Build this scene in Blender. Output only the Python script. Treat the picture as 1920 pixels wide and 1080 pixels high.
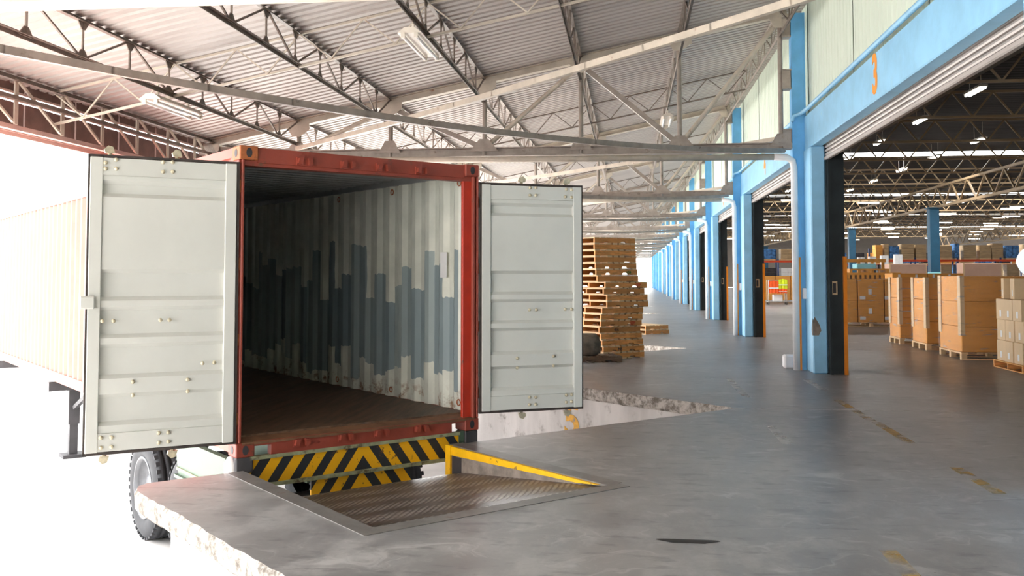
import bpy, math, random
from mathutils import Vector, Matrix
R = random.Random(7)
sc = bpy.context.scene
for o in list(bpy.data.objects): bpy.data.objects.remove(o)
COL = sc.collection

# ------------------------------------------------------------------ camera, sky, sun, exposure
cd = bpy.data.cameras.new('camera'); cam = bpy.data.objects.new('camera', cd); COL.objects.link(cam)
cam.location = (0, 0, 1.6); cam.rotation_euler = (math.pi/2 + .047, 0, .1235)
cd.sensor_width = 36; cd.lens = 36*1775.27/1920; cd.shift_y = -.0561; cd.clip_end = 600; cd.clip_start = .05
sc.camera = cam
wd = bpy.data.worlds.new('sky'); sc.world = wd; wd.use_nodes = True
bg = wd.node_tree.nodes['Background']; bg.inputs['Color'].default_value = (.98, .99, 1.0, 1); bg.inputs['Strength'].default_value = 6.0
sd = bpy.data.lights.new('sun', 'SUN'); sd.energy = 9; sd.angle = math.radians(3); sd.color = (1, .96, .9)
sun = bpy.data.objects.new('sun', sd); COL.objects.link(sun)
sun.rotation_euler = Vector((-.62, .72, 1.0)).to_track_quat('Z', 'Y').to_euler()
vs = sc.view_settings; vs.view_transform = 'Standard'; vs.look = 'None'; vs.gamma = 1; vs.use_curve_mapping = False; vs.exposure = .72
TUBE_POWER = 8.0
sc.cycles.max_bounces = 7; sc.cycles.glossy_bounces = 3; sc.cycles.transmission_bounces = 3; sc.cycles.transparent_max_bounces = 6

# ------------------------------------------------------------------ helpers
ORD = ['first', 'second', 'third', 'fourth', 'fifth', 'sixth', 'seventh', 'eighth', 'ninth', 'tenth', 'eleventh', 'twelfth', 'thirteenth',
       'fourteenth', 'fifteenth', 'sixteenth', 'seventeenth', 'eighteenth', 'nineteenth', 'twentieth']

class MB:
    def __init__(s): s.v = []; s.f = []
    def add(s, v, f):
        n = len(s.v); s.v += [tuple(p) for p in v]; s.f += [tuple(i+n for i in q) for q in f]; return s
    def box(s, x0, x1, y0, y1, z0, z1):
        return s.add([(x0,y0,z0),(x1,y0,z0),(x1,y1,z0),(x0,y1,z0),(x0,y0,z1),(x1,y0,z1),(x1,y1,z1),(x0,y1,z1)],
                     [(3,2,1,0),(4,5,6,7),(0,1,5,4),(1,2,6,5),(2,3,7,6),(3,0,4,7)])
    def cbox(s, x0, x1, y0, y1, z0, z1, c):   # box with all edges chamfered
        vs = []; fs = []
        X = (x0, x1); Y = (y0, y1); Z = (z0, z1); idx = {}
        for i in (0,1):
            for j in (0,1):
                for k in (0,1):
                    sx = c if i == 0 else -c; sy = c if j == 0 else -c; sz = c if k == 0 else -c
                    idx[i,j,k,0] = len(vs); vs.append((X[i], Y[j]+sy, Z[k]+sz))
                    idx[i,j,k,1] = len(vs); vs.append((X[i]+sx, Y[j], Z[k]+sz))
                    idx[i,j,k,2] = len(vs); vs.append((X[i]+sx, Y[j]+sy, Z[k]))
                    fs.append((idx[i,j,k,0], idx[i,j,k,1], idx[i,j,k,2]))
        for i in (0,1): fs.append(tuple(idx[i,j,k,0] for j,k in ((0,0),(1,0),(1,1),(0,1))))
        for j in (0,1): fs.append(tuple(idx[i,j,k,1] for i,k in ((0,0),(1,0),(1,1),(0,1))))
        for k in (0,1): fs.append(tuple(idx[i,j,k,2] for i,j in ((0,0),(1,0),(1,1),(0,1))))
        for a in (0,1):
            for b in (0,1):
                fs.append((idx[0,a,b,1], idx[1,a,b,1], idx[1,a,b,2], idx[0,a,b,2]))
                fs.append((idx[a,0,b,0], idx[a,1,b,0], idx[a,1,b,2], idx[a,0,b,2]))
                fs.append((idx[a,b,0,0], idx[a,b,1,0], idx[a,b,1,1], idx[a,b,0,1]))
        return s.add(vs, fs)
    def prism(s, pts, z0, z1):
        n = len(pts)
        v = [(x,y,z0) for x,y in pts] + [(x,y,z1) for x,y in pts]
        f = [tuple(range(n-1,-1,-1)), tuple(range(n,2*n))] + [(i,(i+1)%n,(i+1)%n+n,i+n) for i in range(n)]
        return s.add(v, f)
    def extr(s, pts, axis, a0, a1):   # profile pts in the two other axes, swept along axis
        def P(p, a):
            return {'x': (a,p[0],p[1]), 'y': (p[0],a,p[1]), 'z': (p[0],p[1],a)}[axis]
        n = len(pts)
        v = [P(p,a0) for p in pts] + [P(p,a1) for p in pts]
        f = [tuple(range(n-1,-1,-1)), tuple(range(n,2*n))] + [(i,(i+1)%n,(i+1)%n+n,i+n) for i in range(n)]
        return s.add(v, f)
    def strip(s, prof, axis, a0, a1, th=None):   # open profile swept along axis (sheet)
        def P(p, a):
            return {'x': (a,p[0],p[1]), 'y': (p[0],a,p[1]), 'z': (p[0],p[1],a)}[axis]
        n = len(prof)
        return s.add([P(p,a0) for p in prof] + [P(p,a1) for p in prof], [(i,i+1,i+1+n,i+n) for i in range(n-1)])
    def tube(s, pts, r, n=8):
        pts = [Vector(p) for p in pts]; rings = []
        for i, p in enumerate(pts):
            d = (pts[min(i+1,len(pts)-1)] - pts[max(i-1,0)]).normalized()
            a = Vector((0,0,1)) if abs(d.z) < .9 else Vector((1,0,0))
            u = d.cross(a).normalized(); w = d.cross(u)
            rr = r[i] if isinstance(r, (list, tuple)) else r
            rings.append([p + (u*math.cos(2*math.pi*k/n) + w*math.sin(2*math.pi*k/n))*rr for k in range(n)])
        v = [q for g in rings for q in g]; f = []
        for i in range(len(pts)-1):
            for k in range(n):
                f.append((i*n+k, i*n+(k+1)%n, (i+1)*n+(k+1)%n, (i+1)*n+k))
        f += [tuple(range(n-1,-1,-1)), tuple((len(pts)-1)*n+k for k in range(n))]
        return s.add(v, f)
    def beam(s, p0, p1, w, h, up=(0,0,1)):
        p0 = Vector(p0); p1 = Vector(p1); d = (p1-p0).normalized(); up = Vector(up)
        if abs(d.dot(up)) > .98: up = Vector((1,0,0))
        a = d.cross(up).normalized(); b = a.cross(d)
        v = [p + a*sx*w/2 + b*sz*h/2 for p in (p0,p1) for sx,sz in ((-1,-1),(1,-1),(1,1),(-1,1))]
        return s.add(v, [(3,2,1,0),(4,5,6,7),(0,1,5,4),(1,2,6,5),(2,3,7,6),(3,0,4,7)])
    def lathe(s, prof, axis='x', n=40):   # prof: (a along axis, radius)
        m = len(prof); v = []
        for k in range(n):
            t = 2*math.pi*k/n
            for a, r in prof: v.append((a, r*math.cos(t), r*math.sin(t)) if axis == 'x' else (r*math.cos(t), r*math.sin(t), a))
        f = [(k*m+i, k*m+i+1, ((k+1)%n)*m+i+1, ((k+1)%n)*m+i) for k in range(n) for i in range(m-1)]
        return s.add(v, f)
    def mesh(s, name, mat=None, smooth=False):
        me = bpy.data.meshes.new(name); me.from_pydata(s.v, [], s.f); me.update()
        import bmesh
        b = bmesh.new(); b.from_mesh(me); bmesh.ops.recalc_face_normals(b, faces=b.faces); b.to_mesh(me); b.free()
        if mat: me.materials.append(mat)
        if smooth:
            for p in me.polygons: p.use_smooth = True
        return me
    def build(s, name, mat, parent=None, smooth=False, loc=None, rot=None):
        return ob(name, s.mesh(name, mat, smooth), parent, loc, rot)

def ob(name, me, parent=None, loc=None, rot=None, mtx=None):
    o = bpy.data.objects.new(name, me); COL.objects.link(o)
    if parent: o.parent = parent
    if mtx is not None: o.matrix_basis = mtx
    if loc is not None: o.location = loc
    if rot is not None: o.rotation_euler = rot
    return o
def tag(o, label=None, cat=None, group=None, kind=None):
    if label: o['label'] = label
    if cat: o['category'] = cat
    if group: o['group'] = group
    if kind: o['kind'] = kind
    return o
def thing(name, label, cat, loc=(0,0,0), rz=0, group=None, kind=None):
    return tag(ob(name, None, None, loc, (0,0,rz)), label, cat, group, kind)
def kids(o): return [c for c in ALLKIDS.get(o.name, [])]
def copy_tree(o, parent=None):
    c = o.copy(); COL.objects.link(c); c.parent = parent
    for ch in list(o.children): copy_tree(ch, c)
    return c
_unit = {}
def unit(shape, mat):
    k = (shape, mat.name)
    if k not in _unit:
        m = MB()
        if shape == 'box': m.box(-.5,.5,0,1,-.5,.5)
        elif shape == 'tube': m.tube([(0,0,0),(0,1,0)], .5, 8)
        elif shape == 'angle':
            m.extr([(-.5,-.5),(.5,-.5),(.5,-.34),(-.34,-.34),(-.34,.5),(-.5,.5)], 'y', 0, 1)
        elif shape == 'ibeam':
            m.extr([(-.5,-.5),(.5,-.5),(.5,-.38),(.08,-.38),(.08,.38),(.5,.38),(.5,.5),(-.5,.5),(-.5,.38),(-.08,.38),(-.08,-.38),(-.5,-.38)], 'y', 0, 1)
        _unit[k] = m.mesh(shape, mat, shape == 'tube')
    return _unit[k]
def bar(name, parent, p0, p1, w, h, mat, shape='box', up=(0,0,1)):
    p0 = Vector(p0); p1 = Vector(p1); y = (p1-p0); L = y.length; y = y/L; up = Vector(up)
    if abs(y.dot(up)) > .98: up = Vector((1,0,0))
    x = y.cross(up).normalized(); z = x.cross(y)
    M = Matrix((( x.x*w, y.x*L, z.x*h, p0.x),(x.y*w, y.y*L, z.y*h, p0.y),(x.z*w, y.z*L, z.z*h, p0.z),(0,0,0,1)))
    return ob(name, unit(shape, mat), parent, mtx=M)

# ------------------------------------------------------------------ materials
def S(r, g, b):
    f = lambda c: (c/12.92 if c <= .04045 else ((c+.055)/1.055)**2.4)
    return (f(r/255), f(g/255), f(b/255))
def nodes(name):
    m = bpy.data.materials.new(name); m.use_nodes = True; nt = m.node_tree
    return m, nt, nt.nodes['Principled BSDF']
def N(nt, t, **kw):
    n = nt.nodes.new(t)
    for k, v in kw.items():
        if k in n.inputs.keys(): n.inputs[k].default_value = v
        else: setattr(n, k, v)
    return n
def mixc(nt, fac, a, b):
    n = nt.nodes.new('ShaderNodeMix'); n.data_type = 'RGBA'
    for sock, v in ((n.inputs['Factor'], fac), (n.inputs['A'], a), (n.inputs['B'], b)):
        if isinstance(v, bpy.types.NodeSocket): nt.links.new(v, sock)
        elif isinstance(v, tuple): sock.default_value = v + (1,) if len(v) == 3 else v
        else: sock.default_value = v
    return n.outputs['Result']
def math_(nt, op, a, b=None, c=None):
    n = nt.nodes.new('ShaderNodeMath'); n.operation = op
    for i, v in enumerate((a, b, c)):
        if v is None: continue
        if isinstance(v, bpy.types.NodeSocket): nt.links.new(v, n.inputs[i])
        else: n.inputs[i].default_value = v
    return n.outputs[0]
def step(nt, v, lo, hi):
    n = nt.nodes.new('ShaderNodeMapRange'); n.interpolation_type = 'SMOOTHSTEP'
    nt.links.new(v, n.inputs[0]); n.inputs[1].default_value = lo; n.inputs[2].default_value = hi
    return n.outputs[0]
def noise(nt, vec, scale, detail=4, rough=.55, sc3=None):
    if sc3:
        mp = N(nt, 'ShaderNodeMapping'); mp.inputs['Scale'].default_value = sc3; nt.links.new(vec, mp.inputs['Vector']); vec = mp.outputs[0]
    n = N(nt, 'ShaderNodeTexNoise'); n.inputs['Scale'].default_value = scale; n.inputs['Detail'].default_value = detail; n.inputs['Roughness'].default_value = rough
    nt.links.new(vec, n.inputs['Vector']); return n.outputs['Fac']
def wpos(nt): return N(nt, 'ShaderNodeNewGeometry').outputs['Position']
def opos(nt): return N(nt, 'ShaderNodeTexCoord').outputs['Object']
def bump(nt, p, h, strength, dist=.01):
    b = N(nt, 'ShaderNodeBump'); b.inputs['Strength'].default_value = strength; b.inputs['Distance'].default_value = dist
    nt.links.new(h, b.inputs['Height']); nt.links.new(b.outputs[0], p.inputs['Normal'])
def mk(name, col, rough=.6, metal=0, var=.12, scale=3, bmp=0, bscale=60, rust=None, rlo=.58, rhi=.68, rscale=6, sc3=None, spec=.5, local=False, rnd=0):
    m, nt, p = nodes(name); v = opos(nt) if local else wpos(nt)
    n = noise(nt, v, scale, 5, .6, sc3)
    c = mixc(nt, step(nt, n, .3, .7), tuple(x*(1-var) for x in col), tuple(min(1, x*(1+var)) for x in col))
    if rnd:
        r = N(nt, 'ShaderNodeObjectInfo').outputs['Random']
        c = mixc(nt, r, c, tuple(x*(1-rnd) for x in col))
    if rust:
        c = mixc(nt, step(nt, noise(nt, v, rscale, 8, .65), rlo, rhi), c, rust)
    nt.links.new(c, p.inputs['Base Color'])
    p.inputs['Roughness'].default_value = rough; p.inputs['Metallic'].default_value = metal; p.inputs['Specular IOR Level'].default_value = spec
    if bmp: bump(nt, p, noise(nt, v, bscale, 4), bmp)
    return m
M = {}
def concrete():
    m, nt, p = nodes('polished_concrete'); v = wpos(nt)
    a = noise(nt, v, .35, 6, .6); b = noise(nt, v, 2.6, 9, .72, (1, .6, 1)); d = noise(nt, v, 7, 6, .6, (.5, 1.2, 1))
    wv = noise(nt, v, 1.3, 3, .5); wr = N(nt, 'ShaderNodeVectorMath', operation='MULTIPLY_ADD'); nt.links.new(wv, wr.inputs[0]); wr.inputs[1].default_value = (1.6,1.6,0); nt.links.new(v, wr.inputs[2])
    sw = noise(nt, wr.outputs[0], 3.2, 8, .7, (.35, 1.6, 1))
    c = mixc(nt, step(nt, a, .35, .65), S(128, 126, 126), S(151, 148, 146))
    c = mixc(nt, math_(nt, 'MULTIPLY', step(nt, b, .42, .66), .5), c, S(187, 185, 183))
    c = mixc(nt, math_(nt, 'MULTIPLY', step(nt, sw, .54, .68), .5), c, S(197, 195, 193))
    c = mixc(nt, math_(nt, 'MULTIPLY', step(nt, d, .54, .68), .45), c, S(94, 92, 92))
    c = mixc(nt, math_(nt, 'MULTIPLY', step(nt, noise(nt, v, 2.1, 9, .75), .64, .70), .7), c, S(84, 81, 80))
    nt.links.new(c, p.inputs['Base Color'])
    r = math_(nt, 'MULTIPLY_ADD', b, .5, .12); nt.links.new(r, p.inputs['Roughness'])
    bump(nt, p, noise(nt, v, 14, 8, .7), .06, .01); return m
M['floor'] = concrete()
def edgec():
    m, nt, p = nodes('chipped_edge'); v = wpos(nt)
    c = mixc(nt, step(nt, noise(nt, v, 9, 8, .7), .4, .62), S(205, 198, 190), S(120, 112, 102))
    nt.links.new(c, p.inputs['Base Color']); p.inputs['Roughness'].default_value = .9
    bump(nt, p, noise(nt, v, 18, 8, .75), .8, .03); return m
M['edge'] = edgec()
M['dockwall'] = mk('whitewashed_dock_wall', S(208, 205, 202), .9, var=.2, scale=1.6, bmp=.3, rust=S(120, 112, 106), rlo=.55, rhi=.75, rscale=3, sc3=(1,1,.25))
M['ground'] = mk('yard_concrete', S(222, 220, 217), .85, var=.1, scale=1.2, bmp=.1)
M['sheet'] = mk('galvanised_roof_sheet', S(180, 171, 165), .5, .1, var=.1, scale=.7, sc3=(.4,1,1))
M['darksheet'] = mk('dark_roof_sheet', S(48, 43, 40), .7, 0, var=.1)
M['steel'] = mk('primed_grey_steel', S(160, 148, 138), .5, .2, var=.15, scale=5, rust=S(98, 78, 64), rlo=.6, rhi=.75, rscale=7)
M['lsteel'] = mk('pale_painted_steel', S(198, 186, 170), .5, 0, var=.12, scale=4, rust=S(150, 110, 84), rlo=.62, rhi=.75, rscale=5)
M['dsteel'] = mk('dark_joist_steel', S(120, 107, 97), .5, .2, var=.2, scale=6)
M['fascia'] = mk('brown_fascia_sheet', S(122, 96, 88), .6, 0, var=.2, scale=3)
M['fasciarail'] = mk('pinkish_fascia_rail', S(206, 178, 168), .6, 0, var=.1)
M['blue'] = mk('sky_blue_paint', S(150, 206, 240), .45, 0, var=.08, scale=2.5, bmp=.08, bscale=25, rust=S(166, 214, 240), rlo=.6, rhi=.72, rscale=3)
M['dblue'] = mk('mid_blue_column_paint', S(108, 182, 232), .45, 0, var=.1, scale=2.5)
M['iblue'] = mk('deep_blue_column_paint', S(34, 82, 108), .5, 0, var=.12, scale=2)
M['green'] = mk('pale_green_cladding', S(222, 233, 216), .5, 0, var=.03, scale=1.2, sc3=(1,1,.2))
M['white'] = mk('white_paint', S(240, 238, 236), .45, 0, var=.05, scale=3)
M['guide'] = mk('black_shutter_guide', S(34, 42, 44), .45, .2, var=.3, scale=3)
M['orange'] = mk('orange_guard_paint', S(238, 140, 20), .5, 0, var=.08, scale=4)
M['numeral'] = mk('orange_numeral_paint', S(247, 152, 34), .6, 0, var=.06, scale=12)
M['dirtynum'] = mk('worn_yellow_numeral', S(226, 170, 60), .7, 0, var=.15, scale=14, rust=S(150, 140, 130), rlo=.6, rhi=.66, rscale=9)
M['shutter'] = mk('shutter_steel', S(172, 162, 156), .5, .2, var=.12, scale=5, sc3=(1,.15,1))
M['red'] = mk('container_red_oxide', S(142, 62, 46), .55, 0, var=.14, scale=4, bmp=.1, bscale=30, rust=S(96, 62, 44), rlo=.6, rhi=.7, rscale=5)
M['bred'] = mk('container_bright_red', S(182, 48, 22), .5, 0, var=.1, scale=5, rust=S(110, 56, 38), rlo=.62, rhi=.7, rscale=7)
M['glarered'] = mk('red_lightened_for_glare', S(166, 92, 78), .6, 0, var=.08, scale=3)  # container red made paler, yard-side daylight glare painted into the colour
M['cast'] = mk('rusty_orange_casting', S(168, 96, 54), .6, .1, var=.2, scale=9, rust=S(110, 60, 38), rlo=.55, rhi=.68, rscale=9)
M['doorw'] = mk('door_white_paint', S(197, 197, 190), .42, 0, var=.035, scale=2, rust=S(170, 150, 126), rlo=.70, rhi=.80, rscale=4)
M['gasket'] = mk('black_door_gasket', S(58, 50, 46), .7, 0, var=.3, scale=8)
M['bolt'] = mk('dull_bolt_steel', S(196, 186, 160), .45, .3, var=.2, scale=20)
M['croof'] = mk('container_roof_inside', S(150, 152, 150), .5, 0, var=.06, scale=2)
def cwall():
    m, nt, p = nodes('container_inner_wall'); v = opos(nt)
    sx = N(nt, 'ShaderNodeSeparateXYZ'); nt.links.new(v, sx.inputs[0]); y = sx.outputs['Y']; z = sx.outputs['Z']
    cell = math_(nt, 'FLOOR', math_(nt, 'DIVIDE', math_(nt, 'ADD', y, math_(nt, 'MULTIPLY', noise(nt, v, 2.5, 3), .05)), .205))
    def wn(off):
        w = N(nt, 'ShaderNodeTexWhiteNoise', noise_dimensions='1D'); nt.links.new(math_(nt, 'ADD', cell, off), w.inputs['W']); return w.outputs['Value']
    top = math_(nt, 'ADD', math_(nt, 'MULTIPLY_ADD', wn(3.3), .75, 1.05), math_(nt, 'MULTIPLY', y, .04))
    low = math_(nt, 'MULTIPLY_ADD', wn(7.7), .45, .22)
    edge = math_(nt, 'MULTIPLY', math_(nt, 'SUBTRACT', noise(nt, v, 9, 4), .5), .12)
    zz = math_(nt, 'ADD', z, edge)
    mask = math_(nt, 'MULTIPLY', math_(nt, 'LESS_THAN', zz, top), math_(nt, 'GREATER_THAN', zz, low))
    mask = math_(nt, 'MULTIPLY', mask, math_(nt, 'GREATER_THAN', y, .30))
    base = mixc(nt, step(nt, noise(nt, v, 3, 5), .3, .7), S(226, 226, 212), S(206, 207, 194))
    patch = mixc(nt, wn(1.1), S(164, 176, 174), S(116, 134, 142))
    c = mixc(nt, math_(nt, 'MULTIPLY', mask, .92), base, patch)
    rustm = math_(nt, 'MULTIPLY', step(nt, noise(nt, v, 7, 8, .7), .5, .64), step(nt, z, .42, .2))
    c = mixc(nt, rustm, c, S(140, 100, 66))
    nt.links.new(c, p.inputs['Base Color']); p.inputs['Roughness'].default_value = .5; return m
M['cwall'] = cwall()
M['cfloor'] = mk('container_plank_floor', S(96, 72, 54), .55, 0, var=.35, scale=3, sc3=(6,.5,1), bmp=.2, bscale=30)
def hazard():
    m, nt, p = nodes('hazard_chevron_paint'); v = opos(nt)
    sx = N(nt, 'ShaderNodeSeparateXYZ'); nt.links.new(v, sx.inputs[0])
    a = math_(nt, 'ABSOLUTE', math_(nt, 'SUBTRACT', sx.outputs['X'], 1.19))
    t = math_(nt, 'FRACT', math_(nt, 'DIVIDE', math_(nt, 'ADD', math_(nt, 'MULTIPLY_ADD', sx.outputs['Z'], .72, 5.0), a), .205))
    mk_ = math_(nt, 'GREATER_THAN', t, .52)
    c = mixc(nt, mk_, S(240, 176, 10), S(40, 42, 46))
    wear = math_(nt, 'MULTIPLY', step(nt, noise(nt, v, 16, 8, .7), .60, .63), step(nt, a, .75, .2))
    c = mixc(nt, wear, c, S(92, 62, 40))
    nt.links.new(c, p.inputs['Base Color']); p.inputs['Roughness'].default_value = .5; return m
M['hazard'] = hazard()
M['mint'] = mk('pale_mint_chassis_paint', S(76, 97, 79), .5, 0, var=.06, scale=4, rust=S(150, 130, 90), rlo=.66, rhi=.74, rscale=7)
M['rail'] = mk('rusty_green_rail', S(150, 152, 118), .6, 0, var=.25, scale=7, rust=S(92, 74, 52), rlo=.5, rhi=.66, rscale=8)
M['tyre'] = mk('worn_tyre_rubber', S(52, 53, 56), .85, 0, var=.12, scale=12)
M['rim'] = mk('grey_wheel_rim', S(92, 94, 98), .5, .2, var=.15, scale=8)
M['chassis'] = mk('chassis_dark_steel', S(70, 68, 70), .6, .2, var=.2)
def tread():
    m, nt, p = nodes('tread_plate'); v = opos(nt)
    mp = N(nt, 'ShaderNodeMapping'); mp.inputs['Rotation'].default_value = (0,0,math.pi/4); mp.inputs['Scale'].default_value = (22,22,22); nt.links.new(v, mp.inputs['Vector'])
    vo = N(nt, 'ShaderNodeTexVoronoi', feature='F1'); vo.inputs['Scale'].default_value = 1.0; vo.inputs['Randomness'].default_value = 0; nt.links.new(mp.outputs[0], vo.inputs['Vector'])
    h = step(nt, vo.outputs['Distance'], .5, .25)
    c = mixc(nt, step(nt, noise(nt, v, 2.2, 6), .35, .7), S(78, 70, 66), S(116, 104, 98))
    c = mixc(nt, math_(nt, 'MULTIPLY', h, .85), c, S(186, 178, 174))
    nt.links.new(c, p.inputs['Base Color']); p.inputs['Roughness'].default_value = .38; p.inputs['Metallic'].default_value = .6
    bump(nt, p, h, .9, .006); return m
M['tread'] = tread()
M['frame'] = mk('leveler_frame_steel', S(136, 132, 128), .4, .4, var=.15, scale=6, rust=S(120, 88, 66), rlo=.6, rhi=.75, rscale=6)
M['yellow'] = mk('yellow_edge_paint', S(246, 186, 8), .5, 0, var=.08, scale=8, rust=S(150, 116, 50), rlo=.6, rhi=.66, rscale=14)
M['pit'] = mk('bare_pit_concrete', S(138, 126, 116), .9, 0, var=.3, scale=7, bmp=.4, bscale=18)
M['wood'] = mk('pallet_pine', S(230, 158, 88), .75, 0, var=.25, scale=5, sc3=(1,1,6), rust=S(120, 84, 52), rlo=.66, rhi=.76, rscale=4, rnd=.25)
M['woodend'] = mk('pale_pine_ends', S(232, 196, 150), .75, 0, var=.12, scale=9, rnd=.15)
M['greywood'] = mk('weathered_pallet_wood', S(120, 98, 78), .8, 0, var=.25, scale=5, sc3=(1,1,6))
M['card'] = mk('brown_cardboard', S(230, 160, 74), .7, 0, var=.06, scale=3, sc3=(.4,.4,3))
M['card2'] = mk('pale_cardboard', S(222, 192, 150), .7, 0, var=.05, scale=3)
M['cardpink'] = mk('pinkish_cardboard', S(198, 160, 138), .7, 0, var=.06, scale=1.5)
M['seam'] = mk('carton_seam_tape', S(150, 96, 44), .6, 0, var=.05)
M['label'] = mk('white_paper_label', S(236, 234, 232), .6, 0, var=.03)
def film():
    m = bpy.data.materials.new('stretch_film'); m.use_nodes = True; nt = m.node_tree; nt.nodes.clear()
    out = N(nt, 'ShaderNodeOutputMaterial'); tr = N(nt, 'ShaderNodeBsdfTransparent'); p = N(nt, 'ShaderNodeBsdfPrincipled')
    p.inputs['Base Color'].default_value = (.92,.84,.74,1); p.inputs['Roughness'].default_value = .28
    v = wpos(nt); a = noise(nt, v, 5, 7, .65, (.5,.5,4)); b = noise(nt, v, 3, 3)
    bump(nt, p, a, .5, .03)
    mx = N(nt, 'ShaderNodeMixShader'); nt.links.new(math_(nt, 'MULTIPLY_ADD', step(nt, a, .57, .70), .5, .07), mx.inputs[0])
    nt.links.new(tr.outputs[0], mx.inputs[1]); nt.links.new(p.outputs[0], mx.inputs[2]); nt.links.new(mx.outputs[0], out.inputs[0]); return m
M['film'] = film()
def paint_on_floor(name, col, lo, op=.6):
    m = bpy.data.materials.new(name); m.use_nodes = True; nt = m.node_tree; p = nt.nodes['Principled BSDF']; out = nt.nodes['Material Output']
    p.inputs['Base Color'].default_value = col + (1,); p.inputs['Roughness'].default_value = .5
    tr = N(nt, 'ShaderNodeBsdfTransparent'); mx = N(nt, 'ShaderNodeMixShader')
    f = math_(nt, 'MULTIPLY', step(nt, noise(nt, wpos(nt), 2.6, 5, .6), lo, lo+.2), op)
    nt.links.new(f, mx.inputs[0]); nt.links.new(tr.outputs[0], mx.inputs[1]); nt.links.new(p.outputs[0], mx.inputs[2]); nt.links.new(mx.outputs[0], out.inputs[0]); return m
M['pyellow'] = paint_on_floor('worn_yellow_floor_paint', S(214, 178, 104), .40, .55)
M['pwhite'] = paint_on_floor('worn_white_floor_paint', S(226, 226, 224), .36, .6)
M['stain'] = paint_on_floor('dark_oil_stain', S(40, 36, 34), .2, .9)
def emit(name, col, st):
    m = bpy.data.materials.new(name); m.use_nodes = True; nt = m.node_tree; p = nt.nodes['Principled BSDF']
    p.inputs['Base Color'].default_value = (.9,.9,.9,1); p.inputs['Emission Color'].default_value = col + (1,); p.inputs['Emission Strength'].default_value = st; return m
M['lit'] = emit('lit_fluorescent_tube', (1, .93, .84), TUBE_POWER)
M['tubeoff'] = mk('unlit_white_tube', S(240, 238, 236), .3, 0, var=.02)
M['fixture'] = mk('fixture_white_enamel', S(224, 214, 200), .4, 0, var=.05, rust=S(150, 90, 60), rlo=.64, rhi=.72, rscale=6)
M['rack'] = mk('orange_rack_beam', S(224, 74, 30), .5, 0, var=.06)
M['rackpost'] = mk('blue_rack_upright', S(36, 66, 120), .5, 0, var=.06)
M['truss_in'] = mk('cream_truss_steel', S(140, 117, 86), .5, 0, var=.1)
M['inwall'] = mk('warehouse_inner_wall', S(120, 112, 104), .8, 0, var=.05)
def sky_panel():
    m = bpy.data.materials.new('skylight_panel'); m.use_nodes = True; nt = m.node_tree; nt.nodes.clear()
    out = N(nt, 'ShaderNodeOutputMaterial'); tr = N(nt, 'ShaderNodeBsdfTransparent'); tl = N(nt, 'ShaderNodeBsdfTranslucent'); mx = N(nt, 'ShaderNodeMixShader'); mx.inputs[0].default_value = .25
    tl.inputs['Color'].default_value = (.9,.9,.88,1)
    nt.links.new(tr.outputs[0], mx.inputs[1]); nt.links.new(tl.outputs[0], mx.inputs[2]); nt.links.new(mx.outputs[0], out.inputs[0]); return m
M['skypanel'] = sky_panel()
M['hivis_o'] = mk('orange_hivis_cloth', S(250, 96, 30), .7, 0, var=.1, scale=9)
M['hivis_y'] = mk('yellow_hivis_cloth', S(226, 240, 40), .7, 0, var=.1, scale=9)
M['paper'] = mk('white_plastic_sheet', S(240, 240, 240), .5, 0, var=.03)
M['lblue'] = mk('pale_blue_foam', S(150, 214, 224), .7, 0, var=.05)
M['owood'] = mk('orange_crate_timber', S(222, 160, 80), .7, 0, var=.12, scale=5)
M['bluebox'] = mk('blue_white_carton', S(70, 120, 176), .6, 0, var=.5, scale=7)
M['greybox'] = mk('shrink_wrapped_brown_carton', S(178, 150, 112), .45, 0, var=.2, scale=4, sc3=(.5,.5,4))
M['dark'] = mk('dark_goods', S(52, 48, 50), .6, 0, var=.3)
M['sack'] = mk('grey_lumpy_block', S(128, 118, 104), .9, 0, var=.3, scale=8, bmp=.6, bscale=14)
M['alu'] = mk('bare_trolley_metal', S(176, 172, 166), .35, .6, var=.1)

# ------------------------------------------------------------------ layout constants
ANG = .772; WV = Vector((math.cos(ANG), math.sin(ANG), 0)); LV = Vector((-math.sin(ANG), math.cos(ANG), 0)); CC = Vector((-3.215, 7.508, .094))
def D(w, l, z=0.0):                       # dock frame of the near bay -> world
    p = CC + WV*w + LV*l; return (p.x, p.y, z)
GZ = -1.157
YP = [6.75, 16.65] + [16.65 + 9.3*k for k in range(1, 12)]      # pier / truss lines along the wall
NX = [2.6 - 1.72*n for n in range(7)]                          # truss node positions
def zr(x): return 6.196 + .2018*(x - 2.6)
WX = 2.97                                  # wall face
YI = [1.84, 11.74] + [11.74 + 9.4*k for k in range(1, 13)]       # inner corners of the saw-tooth dock
YMIN, YMAX = -40.0, 128.0

# ------------------------------------------------------------------ ground and dock slabs
gm = MB(); gm.box(-90, 40, -60, 190, GZ-.3, GZ)
tag(gm.build('ground', M['ground']), 'sunlit pale concrete yard below the loading dock', 'ground', kind='structure')

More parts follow.
